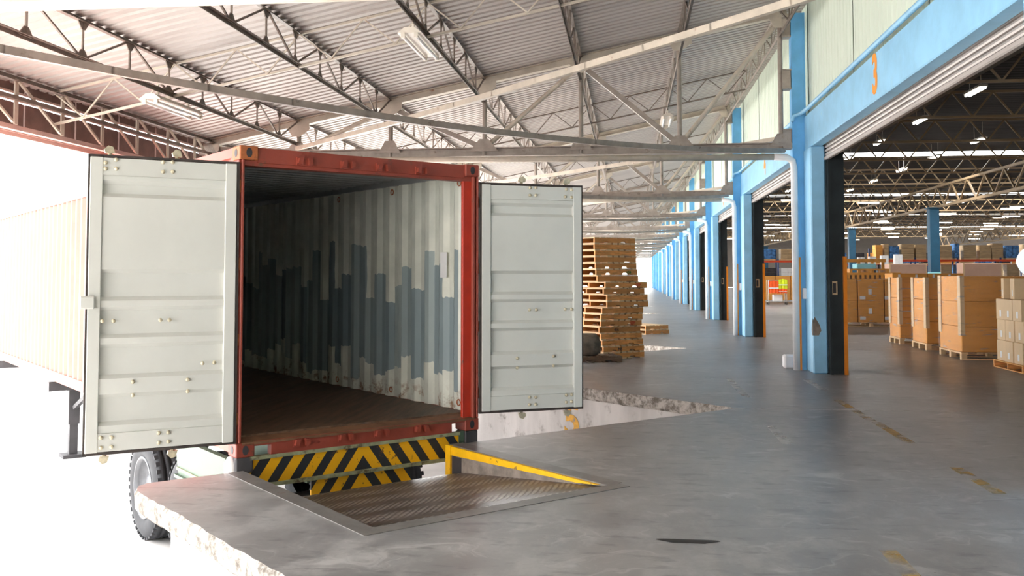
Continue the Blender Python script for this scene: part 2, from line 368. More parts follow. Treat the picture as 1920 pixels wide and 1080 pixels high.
floor = tag(ob('floor', None), 'grey polished concrete loading dock and warehouse floor', 'floor', kind='structure')
XR = 62.0
def slab(outline, rough):
    """outline CCW; rough[i] = edge i->i+1 is a chipped free edge"""
    pts = []
    n = len(outline)
    for i in range(n):
        a = Vector(outline[i]); b = Vector(outline[(i+1) % n])
        k = max(1, int((b-a).length/.06)) if rough[i] else 1
        for j in range(k):
            rg = rough[i] if j else (rough[i] and rough[i-1])
            pts.append((a.lerp(b, j/k), 1 if (j and rough[i]) else (1 if rg else 0)))
    m = len(pts); nrm = []
    for i in range(m):
        d = (pts[(i+1) % m][0] - pts[i-1][0]).normalized(); nrm.append(Vector((-d.y, d.x)))     # inward for CCW
    rings = []
    lo = [R.random() for _ in range(m)]
    sm = [(lo[i-1] + lo[i]*2 + lo[(i+1) % m])/4 for i in range(m)]
    for z, base, amp in ((0, .004, .045), (-.025, -.004, .03), (-.13, .0, .035), (-.165, .03, .04)):
        rings.append([((p + nrm[i]*(base + amp*(sm[i]*.7 + R.random()*.3))) if fl else p, z + (R.uniform(-.008,.0) if fl and z < -.001 else 0)) for i, (p, fl) in enumerate(pts)])
    top = MB(); top.add([(q.x, q.y, z) for q, z in rings[0]], [tuple(range(m))])
    o = top.build('slab', M['floor'], floor)
    sd_ = MB(); v = [(q.x, q.y, z) for r in rings for q, z in r]
    f = [(a*m+i, a*m+(i+1) % m, (a+1)*m+(i+1) % m, (a+1)*m+i) for a in range(3) for i in range(m)] + [tuple(3*m+i for i in range(m))]
    e = sd_.add(v, f).build('slab_edge', M['edge'], o)
    return o
PW0, PW1, PL = 0.0, 2.06, -2.28             # leveler pit in the dock frame
for k in range(len(YI)-1):
    y0, y1 = YI[k]+.006, YI[k+1]-.006
    if k == 0:
        tip = D(-.86, -.06); tipb = D(-.72, -.05); tipa = D(-.88, -.25)
        ol = [(XR, y0), (XR, y1), (1.23, y1), D(PW1, -.06)[:2], D(PW1, PL)[:2], D(PW0, PL)[:2], D(PW0, -.06)[:2], tipb[:2], D(-.82,-.09)[:2], tipa[:2], (1.23, y0)]
        rg = [0, 0, 1, 0, 0, 0, 0, 1, 1, 1, 0]
    else:
        ol = [(XR, y0), (XR, y1), (1.23, y1), (-3.75, (y0+y1)/2), (1.23, y0)]; rg = [0, 0, 1, 1, 0]
    slab(ol, [bool(r) for r in rg])
slab([(XR, YMIN), (XR, YI[0]-.006), (1.23, YI[0]-.006), (-3.75, YI[0]-5), (1.23, YI[0]-10), (-1.5, YMIN)], [False, False, True, True, False, False])
# dock walls under the slabs
for k in range(-1, len(YI)-1):
    y0 = YI[k] if k >= 0 else YI[0]-9.9; y1 = YI[k+1] if k >= 0 else YI[0]
    if k == 0:
        pts = [(3.0, y0), (3.0, y1), (1.33, y1), D(PW1+.01, -.14)[:2], D(PW1+.01, PL-.01)[:2], D(PW0-.01, PL-.01)[:2], D(PW0-.01, -.14)[:2], D(-.55, -.14)[:2], D(-.58, -.2)[:2], D(-.58, -6.6)[:2], (1.5, y0)]
    else: pts = [(3.0, y0), (3.0, y1), (1.33, y1), (-3.65, (y0+y1)/2), (1.33, y0)]
    MB().prism(pts, GZ, -.16).build('wall_dock', M['dockwall'], kind if False else None)
for i, o in enumerate([o for o in COL.objects if o.name.startswith('wall_dock')]):
    tag(o, 'whitewashed concrete dock wall under the floor edge of the ' + (ORD[i] if i < 20 else 'far') + ' bay', 'wall', kind='structure')
dock_walls = sorted([o for o in COL.objects if o.name.startswith('wall_dock')], key=lambda o: o.name)
# pit floor
MB().prism([D(PW0-.02, PL-.02)[:2], D(PW1+.02, PL-.02)[:2], D(PW1+.02, -.5)[:2], D(PW0-.02, -.5)[:2]], GZ, -.62).build('pit_floor', M['pit'], floor)
# floor paint, in two lines parallel to the wall
def dash(x0, x1, y0, y1, mat, nm='floor_marking', pts=None):
    m = MB(); m.box(x0, x1, y0, y1, .0012, .0022); return m.build(nm, mat, floor)
for x, y0, y1, mt in [(1.46,12.78,15.0,'pwhite'),(1.43,9.3,10.4,'pwhite'),(1.43,5.2,5.85,'pyellow'),(2.63,13.68,15.05,'pwhite'),(2.58,10.87,12.65,'pyellow'),(2.6,9.4,10.8,'pyellow'),(2.63,7.4,8.35,'pyellow')]:
    dash(x, x+.1, y0, y1, M[mt])
st = MB(); st.add([(.34+.17*math.cos(t)*(1+.25*math.sin(3*t)), 5.86+.06*math.sin(t)*(1+.3*math.cos(2*t)), .0016) for t in [2*math.pi*i/24 for i in range(24)]], [tuple(range(24))]); st.build('oil_stain', M['stain'], floor)

# ------------------------------------------------------------------ canopy roof
prof = []
y = YMIN
while y < YMAX:
    prof += [(y, 0), (y+.115, 0), (y+.135, .042), (y+.18, .042)]; y += .2
rm = MB(); X0, X1 = -8.05, 3.2
vv = [(X0, y, zr(X0)+.002+d) for y, d in prof] + [(X1, y, zr(X1)+.002+d) for y, d in prof]; n = len(prof)
rm.add(vv, [(i, i+1, i+1+n, i+n) for i in range(n-1)])
rf = rm.build('ceiling', M['sheet']); tag(rf, 'grey corrugated metal canopy roof over the loading dock', 'roof', kind='structure')

# ------------------------------------------------------------------ canopy trusses
def make_truss(detail):
    t = ob('roof_truss', None)
    y = 0
    st_, ls, dk = M['steel'], M['lsteel'], M['dsteel']
    if detail:
        bar('top_chord', t, (NX[6], y, zr(NX[6])-.075), (2.72, y, zr(2.72)-.075), .16, .13, ls, 'ibeam')
        bar('bottom_chord', t, (NX[6], y, 3.79), (2.66, y, 3.79), .2, .16, st_, 'ibeam')
        for n_ in range(7):
            x = NX[n_]; bar('vertical', t, (x, y, 3.72), (x, y, zr(x)-.13), .085, .085, st_, 'tube')
        for a in range(6):      # bottom nodes at n = 1, 3, 5
            if a % 2 == 0: p, q = (NX[a], y, zr(NX[a])-.18), (NX[a+1], y, 3.86)
            else: p, q = (NX[a], y, 3.86), (NX[a+1], y, zr(NX[a+1])-.18)
            bar('diagonal', t, p, q, .085, .085, st_ if a % 2 else ls, 'tube' if a % 2 == 0 else 'angle')
        for n_ in range(7):
            x = NX[n_]
            g = MB(); s_ = .26 if n_ in (1,3,5) else .2
            g.extr([(x-s_, 3.80), (x+s_, 3.80), (x+.08, 4.02), (x-.08, 4.02)], 'y', y-.09, y-.08); g.build('gusset_plate', st_, t)
            g = MB(); g.extr([(x-.2, zr(x-.2)-.13), (x+.22, zr(x+.22)-.13), (x+.22, zr(x)-.22), (x+.04, zr(x)-.34), (x-.1, zr(x)-.34)], 'y', y-.09, y-.08); g.build('gusset_plate', ls, t)
        for z in (3.92, 4.95, 5.85):
            b = MB(); b.box(2.62, 2.76, -.09, .09, z-.14, z+.16); b.box(2.62, 2.77, -.11, .11, z+.16, z+.18); b.box(2.62, 2.77, -.11, .11, z-.16, z-.14); b.build('wall_bracket', st_, t)
    else:
        m = MB(); m.beam((NX[6], y, zr(NX[6])-.075), (2.72, y, zr(2.72)-.075), .14, .12); m.beam((NX[6], y, 3.79), (2.66, y, 3.79), .2, .16)
        for n_ in range(7): m.beam((NX[n_], y, 3.8), (NX[n_], y, zr(NX[n_])-.1), .08, .08)
        for a in range(6):
            p, q = ((NX[a], y, zr(NX[a])-.18), (NX[a+1], y, 3.86)) if a % 2 == 0 else ((NX[a], y, 3.86), (NX[a+1], y, zr(NX[a+1])-.18))
            m.beam(p, q, .08, .08)
        m.box(2.6, 2.78, -.1, .1, 3.78, 4.08)
        m.build('lattice', M['steel'], t)
    return t
tr_full = make_truss(True); tr_far = make_truss(False)
place = {0: 'above the camera, only its bottom chord in view', 1: 'nearest whole one, ending at the blue pier beside number 3', 2: 'second whole one behind the container door'}
for k, y in enumerate(YP):
    src = tr_full if k < 4 else tr_far
    t = src if k in (0, 4) else copy_tree(src)
    t.location = (0, y, 0)
    tag(t, 'grey steel canopy truss, ' + place.get(k, ORD[k-1] + ' whole one counted from the camera'), 'truss', 'main canopy trusses')
# drain pipes under the trusses and down the piers
def make_drain():
    t = ob('drain_pipe', None)
    m = MB(); m.tube([(-5.5, -.17, 3.66), (2.45, -.17, 3.61)], .055, 10); m.build('horizontal_pipe', M['lsteel'], t, True)
    m = MB(); m.tube([(2.45, -.17, 3.61), (2.66, -.17, 3.60), (2.76, -.15, 3.54), (2.79, -.12, 3.42), (2.79, -.12, 0.0)], .058, 12); m.build('downpipe', M['white'], t, True)
    return t
dp = make_drain()
for k, y in enumerate(YP[:9]):
    t = dp if k == 0 else copy_tree(dp); t.location = (0, y, 0)
    tag(t, 'white downpipe running down the ' + ('pier at the right edge of the view' if k == 0 else ORD[k-1] + ' full blue pier') + ' from its truss', 'pipe', 'canopy drain pipes')

# ------------------------------------------------------------------ lattice joists along the bays
JD = .495
def make_joist(L, npan, detail, dm):
    t = ob('lattice_joist', None); s = L/npan
    if detail == 2:
        bar('top_chord', t, (0, .05, -.03), (0, L-.05, -.03), .06, .05, dm, 'angle'); bar('bottom_chord', t, (0, .05, -JD+.025), (0, L-.05, -JD+.025), .055, .05, dm, 'angle', (1,0,0))
        for i in range(1, npan): bar('web_post', t, (0, i*s, -JD+.03), (0, i*s, -.04), .02, .02, dm)
        for i in range(npan):
            up = (i % 2 == 0)
            a, b = (-.05, -JD+.05) if up else (-JD+.05, -.05)
            bar('web_rod', t, (0, i*s+.06, a), (0, (i+1)*s-.06, b), .022, .022, dm)
        g1 = MB(); g1.extr([(-.12, 0), (.12, 0), (.035, .1), (-.035, .1)], 'x', -.006, .006); me1 = g1.mesh('gusset', dm)
        for i in range(1, npan):
            big = i % 2 == 1
            ob('gusset', me1, t, (0, i*s, -JD+.03))
            o = ob('gusset', me1, t, (0, i*s, -.04), (math.pi, 0, 0))
    elif detail == 1:
        bar('top_chord', t, (0, .05, -.03), (0, L-.05, -.03), .06, .05, dm, 'angle'); bar('bottom_chord', t, (0, .05, -JD+.025), (0, L-.05, -JD+.025), .055, .05, dm, 'angle')
        m = MB()
        for i in range(1, npan): m.beam((0, i*s, -JD+.03), (0, i*s, -.04), .02, .02)
        for i in range(npan):
            a, b = (-.05, -JD+.05) if i % 2 == 0 else (-JD+.05, -.05); m.beam((0, i*s, a), (0, (i+1)*s, b), .022, .022)
        tag(m.build('web', dm, t), kind='stuff')
    else:
        m = MB(); m.beam((0,0,-.03), (0,L,-.03), .05, .05); m.beam((0,0,-JD+.02), (0,L,-JD+.02), .05, .05)
        for i in range(npan):
            a, b = (-.05, -JD+.05) if i % 2 == 0 else (-JD+.05, -.05); m.beam((0, i*s, a), (0, (i+1)*s, b), .025, .025)
        tag(m.build('lattice', dm, t), kind='stuff')
    return t
L0 = YP[1]-YP[0]; L1 = YP[2]-YP[1]
J = {0: make_joist(L0, 10, 2, M['dsteel']), 1: make_joist(L1, 10, 2, M['steel']), 2: make_joist(L1, 10, 1, M['steel']), 3: make_joist(L1, 10, 0, M['steel'])}
seen = set()
BAY = ['nearest', 'second', 'third', 'fourth', 'fifth', 'sixth', 'seventh', 'eighth', 'ninth', 'tenth']
JN = ['against the green wall', 'second from the green wall', 'third from the green wall', 'fourth from the green wall', 'fifth from the green wall', 'sixth from the green wall']
for b in range(0, 8):
    key = min(b, 3)
    for n_ in range(6):
        t = J[key] if key not in seen else copy_tree(J[key]); seen.add(key)
        t.location = (NX[n_], YP[b], zr(NX[n_])-.002)
        tag(t, 'slender lattice roof joist, %s, in the %s canopy bay' % (JN[n_], BAY[b]), 'joist', 'canopy lattice joists')
# bridging across the joists at mid bay
def make_bridging(dm, detail):
    t = ob('roof_bridging', None)
    z0 = lambda x: zr(x)-.05; z1 = lambda x: zr(x)-JD+.02
    xs = NX[6], 2.6
    bar('top_rod', t, (xs[0], 0, z0(xs[0])), (xs[1], 0, z0(xs[1])), .028, .028, dm); bar('bottom_rod', t, (xs[0], .03, z1(xs[0])), (xs[1], .03, z1(xs[1])), .035, .03, dm)
    if not detail: m = MB()
    for n_ in range(6):
        a = NX[n_+1]; w = 1.72/4
        for i in range(4):
            x = a + i*w; p = (x, 0, z0(x) if i % 2 == 0 else z1(x)); q = (x+w, 0, z1(x+w) if i % 2 == 0 else z0(x+w))
            if detail: bar('brace_rod', t, p, q, .018, .018, dm)
            else: m.beam(p, q, .018, .018)
    if not detail: tag(m.build('web', dm, t), kind='stuff')
    return t
B0 = make_bridging(M['lsteel'], True); B1 = make_bridging(M['dsteel'], True); B2 = make_bridging(M['dsteel'], False)
for b in range(0, 6):
    t = {0: B0, 1: B1, 2: B2}.get(b) or copy_tree(B2)
    t.location = (0, (YP[b]+YP[b+1])/2 + (.15 if b == 0 else 0), 0)
    tag(t, 'thin zigzag bridging line across the joists halfway along the %s canopy bay' % BAY[b], 'bracing', 'joist bridging')
# sagging wind braces crossing each bay below the roof
for b in range(0, 7):
    y0, y1 = YP[b], YP[b+1]
    def sag(p, q, s_, n=14):
        p = Vector(p); q = Vector(q); return [p.lerp(q, i/n) - Vector((0,0,4*s_*(i/n)*(1-i/n))) for i in range(n+1)]
    m = MB(); pts = sag((2.62, y1-.12, 3.72), (NX[5], y0+.1, 3.62), .27)
    for p, q in zip(pts[:-1], pts[1:]): m.beam(p, q + (q-p)*.03, .055, .075)
    tag(m.build('wind_brace', M['steel']), 'sagging dark steel brace strip crossing the %s canopy bay' % BAY[b], 'brace', 'crossing wind braces')
    m = MB(); pts = sag((NX[5], y1-.12, 3.9), (2.62, y0+.1, 3.97), .06)
    for p, q in zip(pts[:-1], pts[1:]): m.beam(p, q + (q-p)*.03, .06, .07)
    tag(m.build('wind_brace', M['lsteel']), 'pale straight steel brace strip crossing the %s canopy bay' % BAY[b], 'brace', 'crossing wind braces')
# yard-side edge: lattice and fascia
def make_edge(L, detail):
    t = ob('edge_lattice', None); s = L/10
    bar('top_chord', t, (0,0,zr(-7.65)-.05), (0,L,zr(-7.65)-.05), .07, .07, M['dsteel'], 'angle'); bar('middle_chord', t, (0,0,3.83), (0,L,3.83), .05, .05, M['dsteel']); bar('bottom_chord', t, (-.1,0,3.47), (-.1,L,3.47), .08, .06, M['fasciarail'])
    if detail:
        for i in range(10):
            bar('post', t, (-.03, i*s+.3, 3.5), (-.03, i*s+.3, zr(-7.65)-.05), .07, .02, M['lsteel']); bar('web_rod', t, (0, i*s+.3, zr(-7.65)-.08), (0, i*s+s*.9+.3, 3.52), .03, .03, M['lsteel'])
    else:
        m = MB()
        for i in range(10): m.beam((-.03, i*s+.3, 3.5), (-.03, i*s+.3, zr(-7.65)-.05), .07, .02); m.beam((0, i*s+.3, zr(-7.65)-.08), (0, i*s+s*.9+.3, 3.52), .03, .03)
        tag(m.build('web', M['lsteel'], t), kind='stuff')
    return t
E0 = make_edge(L0, True); E1 = make_edge(L1, True); E2 = make_edge(L1, False)
for b in range(0, 6):
    t = {0: E0, 1: E1, 2: E2}.get(b) or copy_tree(E2); t.location = (-7.65, YP[b], 0)
    tag(t, 'lattice along the yard-side canopy edge in front of the brown fascia, %s bay' % BAY[b], 'lattice', 'canopy edge lattices')
fa = tag(ob('fascia', None), 'brown sheet metal fascia along the yard-side canopy edge with a bright gap', 'fascia')
fp1 = MB().box(-.015, .015, .01, .57, 0, .24).mesh('upper_panel', M['fascia']); fp2 = MB().box(-.015, .015, .01, .57, 0, .34).mesh('lower_panel', M['fascia'])
y = -3.0; i = 0
while y < 64:
    ob('upper_panel', fp1, fa, (-7.92 + (.012 if i % 2 else 0), y, 3.95)); ob('lower_panel', fp2, fa, (-7.92 + (.012 if i % 2 else 0), y, 3.5)); y += .58; i += 1
bar('bottom_rail', fa, (-7.93, -13, 3.44), (-7.93, 64, 3.44), .05, .09, M['fasciarail'])
for z in (3.46, 3.87, 3.96): bar('rail', fa, (-7.89, -13, z), (-7.89, 64, z), .03, .03, M['fasciarail'])
tag(MB().box(-7.94, -7.9, 64, YMAX, 3.4, 4.19).build('far_sheeting', M['fascia'], fa), kind='stuff')

# canopy light fixtures
def make_fixture():
    t = ob('fluorescent_fixture', None)
    MB().extr([(-.15,0),(.15,0),(.06,.07),(-.06,.07)], 'y', 0, 1.28).build('housing', M['fixture'], t)
    for x in (-.08, .08):
        m = MB(); m.tube([(x,.03,-.035),(x,1.25,-.035)], .02, 8); m.build('tube', M['tubeoff'], t, True)
        for yy in (.0, 1.25): MB().box(x-.025, x+.025, yy, yy+.03, -.06, .01).build('tube_holder', M['fixture'], t)
    bar('hanger', t, (0,.2,.06), (0,.2,.16), .03, .03, M['fixture']); bar('hanger', t, (0,1.05,.06), (0,1.05,.16), .03, .03, M['fixture'])
    return t
FX = make_fixture()
for i, (x, y, z, lb) in enumerate([(-2.62, 11.05, 4.52, 'above the open container at the top of the view'), (-6.05, 11.3, 3.84, 'near the brown fascia at the upper left'), (.88, 21.6, 5.2, 'small, beyond the first whole truss')]):
    t = FX if i == 0 else copy_tree(FX); t.location = (x, y, z)
    tag(t, 'unlit twin-tube canopy light ' + lb, 'light fixture', 'canopy light fixtures')

# ------------------------------------------------------------------ wall, piers, lintels, shutters
wl = tag(ob('wall_right', None), 'pale green ribbed metal wall above the dock doors', 'wall', kind='structure')
def clad(y0, y1):
    pr = []; y = y0; i = 0
    while y < y1 - 1e-6:
        pr += [(y, 0), (min(y+.16, y1), 0), (min(y+.17, y1), .008), (min(y+.19, y1), .008), (min(y+.2, y1), 0)]; y += .2
    m = MB(); n_ = len(pr)
    m.add([(WX+.10-d, yy, 4.30) for yy, d in pr] + [(WX+.10-d, yy, 6.32) for yy, d in pr], [(i, i+1, i+1+n_, i+n_) for i in range(n_-1)])
    return m.build('cladding_panel', M['green'], wl)
for k in range(-4, len(YP)-1):
    a = YP[k] if k >= 0 else YP[0] + 9.9*k; b = YP[k+1] if k >= -1 else YP[0] + 9.9*(k+1)
    for j in range(3): clad(a + (b-a)*j/3 + .004, a + (b-a)*(j+1)/3 - .004)
MB().box(WX+.13, WX+.2, YMIN, YMAX, 4.2, 8.2).build('backing', M['inwall'], wl)

def make_pier(detail):
    t = ob('dock_pier', None)
    h = 3.72
    for s in (-1, 1):
        a, b = (.11, .72) if s > 0 else (-.72, -.11)
        m = MB(); m.cbox(2.95, 3.18, a, b, 0, h, .02); m.build('pier_block', M['blue'], t)
        if detail:
            ga, gb = (.5, .74) if s > 0 else (-.78, -.5)
            g = MB(); g.box(3.18, 3.46, ga, gb, 0, h-.03); g.box(3.2, 3.24, (-.84 if s < 0 else .74), (-.78 if s < 0 else .8), 0, h-.03); g.build('shutter_guide', M['guide'], t)
            MB().box(3.42, 3.475, (-.83 if s < 0 else .75), (-.6 if s < 0 else .8), 0, 1.9).build('guard_strip', M['orange'], t)
    # steel column (H section) running up to the roof
    m = MB(); m.box(2.77, 2.80, -.11, .11, 0, 6.1); m.box(2.97, 3.0, -.11, .11, 0, 6.1); m.box(2.80, 2.97, -.1, -.085, 0, 6.1); m.box(2.80, 2.97, .085, .1, 0, 6.1)
    m.build('steel_column', M['dblue'], t)
    if detail:
        MB().box(2.84, 2.875, -.135, -.1, 0, 1.9).build('guard_strip', M['orange'], t)
        b = MB(); b.box(2.9, 2.97, -.2, -.11, 1.2, 1.38); b.build('switch_box', M['white'], t)
        b = MB(); b.box(3.24, 3.33, -.795, -.78, 1.28, 1.5); sb = b.build('control_panel', M['card2'], t); MB().box(3.26, 3.31, -.8, -.795, 1.31, 1.47).build('button_plate', M['dark'], sb)
    return t
P0 = make_pier(True); P1 = make_pier(False)
for k, y in enumerate(YP):
    src = P0 if k < 6 else P1
    t = src if k in (0, 6) else copy_tree(src); t.location = (0, y, 0)
    lb = {0: 'sky-blue concrete pier cut off by the right edge of the view', 1: 'nearest full sky-blue pier, between the number 3 door and the next door'}.get(k, 'sky-blue dock pier, %s full one counted from the camera' % ORD[k-1])
    tag(t, lb, 'pier', 'blue dock piers')
    if k == 1:
        c = MB(); pts = [(0,0),(.09,.0),(.13,.08),(.11,.16),(.06,.25),(.03,.30),(0,.24)]
        c.add([(2.952+u, y-.7225, .62+v) for u, v in pts] + [(2.9475, y-.7205+u*.8, .62+v) for u, v in pts], [tuple(range(7)), tuple(range(13,6,-1))])
        cp = c.build('chipped_patch', M['pit'], t); cp.location = (0, -y, 0)

def lint(k):
    a = YP[k]+.115; b = YP[k+1]-.115
    t = ob('lintel_beam', None)
    MB().cbox(WX, 3.16, a, b, 3.72, 4.30, .015).build('beam', M['blue'], t)
    return t
def numeral(txt, size, parent, mat, mtx, nm='painted_numeral'):
    c = bpy.data.curves.new('num', 'FONT'); c.body = txt; c.size = size; c.extrude = .002; c.align_x = 'CENTER'; c.offset = .03*size
    o = bpy.data.objects.new('tmp', c); COL.objects.link(o)
    me = bpy.data.meshes.new_from_object(o); bpy.data.objects.remove(o)
    me.materials.clear(); me.materials.append(mat)
    q = ob(nm, me, parent); q.matrix_basis = mtx; return q
NUMS = {0: '3', 1: '4', 2: '5', 3: '6'}
for k in range(len(YP)-1):
    t = lint(k); num = NUMS.get(k)
    tag(t, ('sky-blue door lintel with an orange number %s' % num) if num else 'plain sky-blue door lintel over the %s door' % ORD[k], 'lintel', 'door lintels')
    if num:
        yc = 11.85 if k == 0 else (YP[k]+YP[k+1])/2
        Mx = Matrix(((0,0,-1,WX-.003),(-1,0,0,yc),(0,1,0,3.82),(0,0,0,1)))
        sx = Matrix.Diagonal((.8, 1, 1, 1)); numeral(num, .66, t, M['numeral'], Mx @ sx)
    # blue pipe along the lintel top
    p = MB(); y0, y1 = YP[k]+.05, YP[k+1]-.2
    p.tube([(2.98, y0, 4.36), (2.95, y0+.3, 4.37), (2.95, y1-.25, 4.37), (2.90, y1, 4.34), (2.80, y1+.08, 4.31), (2.76, y1+.05, 4.22)], .035, 8)
    tag(p.build('lintel_pipe', M['blue'], None, True), 'sky-blue pipe along the top of the lintel over the %s door' % ORD[k], 'pipe', 'lintel pipes')
def make_shutter(L, detail):
    t = ob('roller_shutter', None)
    if detail:
        me = MB().extr([(.0,0),(.03,.004),(.038,.022),(.032,.045),(0,.058)], 'y', 0, L).mesh('slat', M['shutter'])
        for i in range(4): ob('slat', me, t, (3.215, 0, 3.54+.062*i), None).scale = (-1, 1, 1)
        MB().cbox(3.165, 3.235, 0, L, 3.475, 3.535, .012).build('bottom_bar', M['shutter'], t)
    else:
        MB().box(3.19, 3.23, 0, L, 3.49, 3.75).build('curtain', M['shutter'], t)
    MB().box(3.24, 3.5, .2, L-.2, 3.6, 4.1).build('roll_box', M['guide'], t)
    return t
SH0 = make_shutter(L0-1.2, True); SH1 = make_shutter(L1-1.2, True); SH2 = make_shutter(L1-1.2, False)
for k in range(len(YP)-1):
    t = {0: SH0, 1: SH1, 4: SH2}.get(k) or copy_tree(SH1 if k < 4 else SH2); t.location = (0, YP[k]+.6, 0)
    tag(t, 'rolled-up grey slatted shutter in the %s dock door' % ORD[k], 'shutter', 'rolled-up door shutters')
# white kerb box at the foot of the nearest pier
tag(MB().cbox(2.62, 2.84, 16.72, 16.98, 0, .23, .025).build('kerb_box', M['white']), 'white painted box on the floor at the foot of the nearest full pier', 'box')
# plastic sheets hung on the near pier
def curl(y, x, z, w, h):
    m = MB(); n_ = 8; pr = [(x - w*i/n_, z - h*.3*(i/n_)**2 + .0) for i in range(n_+1)]
    for i in range(n_+1): pass
    v = []; 
    for i in range(n_+1):
        u = i/n_; v += [(x - w*math.sin(u*1.3), y, z - .5*h*u*u), (x - w*math.sin(u*1.3)*.75, y, z - h + .25*h*u)]
    v += [(a, b+.006, c) for a, b, c in v]; k = 2*(n_+1)
    f = [(2*i, 2*i+2, 2*i+3, 2*i+1) for i in range(n_)] + [(k+2*i, k+2*i+1, k+2*i+3, k+2*i+2) for i in range(n_)] + [(2*i, k+2*i, k+2*i+2, 2*i+2) for i in range(n_)] + [(2*i+1, 2*i+3, k+2*i+3, k+2*i+1) for i in range(n_)]
    return m.add(v, f)

# ------------------------------------------------------------------ dock leveler
FR = Matrix.Translation(Vector((CC.x, CC.y, 0))) @ Matrix.Rotation(ANG, 4, 'Z')
lv = tag(ob('dock_leveler', None, mtx=FR), 'lowered steel tread-plate dock leveler in front of the open container', 'dock leveler')
dp_ = -.245
m = MB()
nx, ny = 2, 12
y_h, y_f = PL+.03, -.30
pl = MB().add([(.04, y_h, -.006), (PW1-.02, y_h, -.006), (PW1-.02, y_f, dp_*(y_f-y_h)/(-y_h-.1)), (.04, y_f, dp_*(y_f-y_h)/(-y_h-.1)), (.04, y_h, -.03), (PW1-.02, y_h, -.03), (PW1-.02, y_f, dp_*(y_f-y_h)/(-y_h-.1)-.03), (.04, y_f, dp_*(y_f-y_h)/(-y_h-.1)-.03)],
              [(0,1,2,3),(7,6,5,4),(0,4,5,1),(1,5,6,2),(2,6,7,3),(3,7,4,0)])
pl.build('deck_plate', M['tread'], lv)
zf = dp_*(y_f-y_h)/(-y_h-.1)
MB().add([(.08, y_f, zf), (PW1-.05, y_f, zf), (PW1-.05, -.04, zf-.06), (.08, -.04, zf-.06), (.08, y_f, zf-.02), (PW1-.05, y_f, zf-.02), (PW1-.05, -.04, zf-.08), (.08, -.04, zf-.08)],
         [(0,1,2,3),(7,6,5,4),(0,4,5,1),(1,5,6,2),(2,6,7,3),(3,7,4,0)]).build('lip_plate', M['tread'], lv)
MB().box(-.1, .035, PL-.1, -.07, -.05, .004).build('side_angle', M['frame'], lv)
MB().box(.035, PW1+.1, PL-.1, PL+.03, -.05, .004).build('hinge_angle', M['frame'], lv)
MB().box(PW1-.015, PW1+.14, PL+.03, -.07, -.05, .004).build('side_angle', M['frame'], lv)
g = MB(); g.add([(PW1-.018, PL+.1, -.004), (PW1-.018, -.10, -.004), (PW1-.018, -.10, -.085), (PW1-.018, PL+.35, -.03), (PW1-.045, PL+.1, -.004), (PW1-.045, -.10, -.004), (PW1-.045, -.10, -.085), (PW1-.045, PL+.35, -.03)],
          [(0,1,2,3),(7,6,5,4),(0,4,5,1),(1,5,6,2),(2,6,7,3),(3,7,4,0)])
g.build('yellow_side_strip', M['yellow'], lv)
MB().box(PW1-.05, PW1-.015, -.14, -.06, -.30, .003).build('yellow_side_post', M['yellow'], lv)
MB().box(PW1-.03, PW1+.02, PL+.05, -.14, -.6, -.03).build('pit_side', M['pit'], lv)
MB().box(PW1-.034, PW1-.02, -.3, -.15, -.30, -.09).build('recess', M['dark'], lv)

# ------------------------------------------------------------------ shipping container
W, H, LEN = 2.438, 2.591, 12.192
CF = Matrix.Translation(CC) @ Matrix.Rotation(ANG, 4, 'Z')
ct = tag(ob('shipping_container', None, mtx=CF), 'open red shipping container with white doors swung wide at the dock', 'container')
def casting(x0, y0, z0):
    m = MB(); m.cbox(x0, x0+.162, y0, y0+.178, z0, z0+.118, .008)
    o = m.build('corner_casting', M['cast' if (x0 < 1 and z0 > 1) else 'red'], ct)
    h_ = MB(); cx = x0+.081; cz = z0+.059
    ring = [(cx + .026*math.cos(t) , cz + .04*math.sin(t)) for t in [2*math.pi*i/16 for i in range(16)]]
    if y0 < 1:
        h_.extr(ring, 'y', y0-.002, y0+.01); h_.build('casting_hole', M['dark'], o)
    if x0 < 1:
        ring2 = [(y0+.089 + .03*math.cos(t), cz + .035*math.sin(t)) for t in [2*math.pi*i/16 for i in range(16)]]
        MB().extr(ring2, 'x', x0-.002, x0+.01).build('casting_hole', M['dark'], o)
for x0 in (0, W-.162):
    for y0 in (0, LEN-.178):
        for z0 in (0, H-.118): casting(x0, y0, z0)
# posts, header, sill
def post(x0, x1, y0, y1, nm, mat): return MB().cbox(x0, x1, y0, y1, .118, H-.118, .006).build(nm, mat, ct)
post(.0, .05, .02, .16, 'corner_post', M['red']); post(.02, .045, .0, .05, 'post_flange', M['red'])
post(W-.055, W-.0, .03, .16, 'corner_post', M['red']); post(W-.172, W-.05, .035, .07, 'post_flange', M['bred'])
post(W-.075, W-.045, .0, .06, 'post_edge', M['red']); post(W-.03, W-.008, -.005, .03, 'post_edge', M['red'])
post(0, .1, LEN-.15, LEN, 'corner_post', M['red']); post(W-.1, W, LEN-.15, LEN, 'corner_post', M['red'])
m = MB(); m.extr([(.02, H-.135), (.02, H-.01), (.14, H-.005), (.14, H-.14), (.06, H-.155), (.06, H-.15)], 'x', .162, W-.162); m.box(.04, W-.04, .03, .13, H-.165, H-.12); m.build('header', M['red'], ct)
m = MB(); m.box(.31, W-.31, .01, .09, .0, .125); m.box(.155, .32, .01, .09, .085, .125); m.box(W-.32, W-.155, .01, .09, .085, .125); m.build('sill', M['red'], ct)
MB().extr([(.0,.12),(.2,.165),(.2,.15),(.0,.10)], 'x', .05, W-.05).build('threshold_plate', mk('rusty_threshold', S(120, 84, 60), .6, .1, var=.25, scale=5), ct)
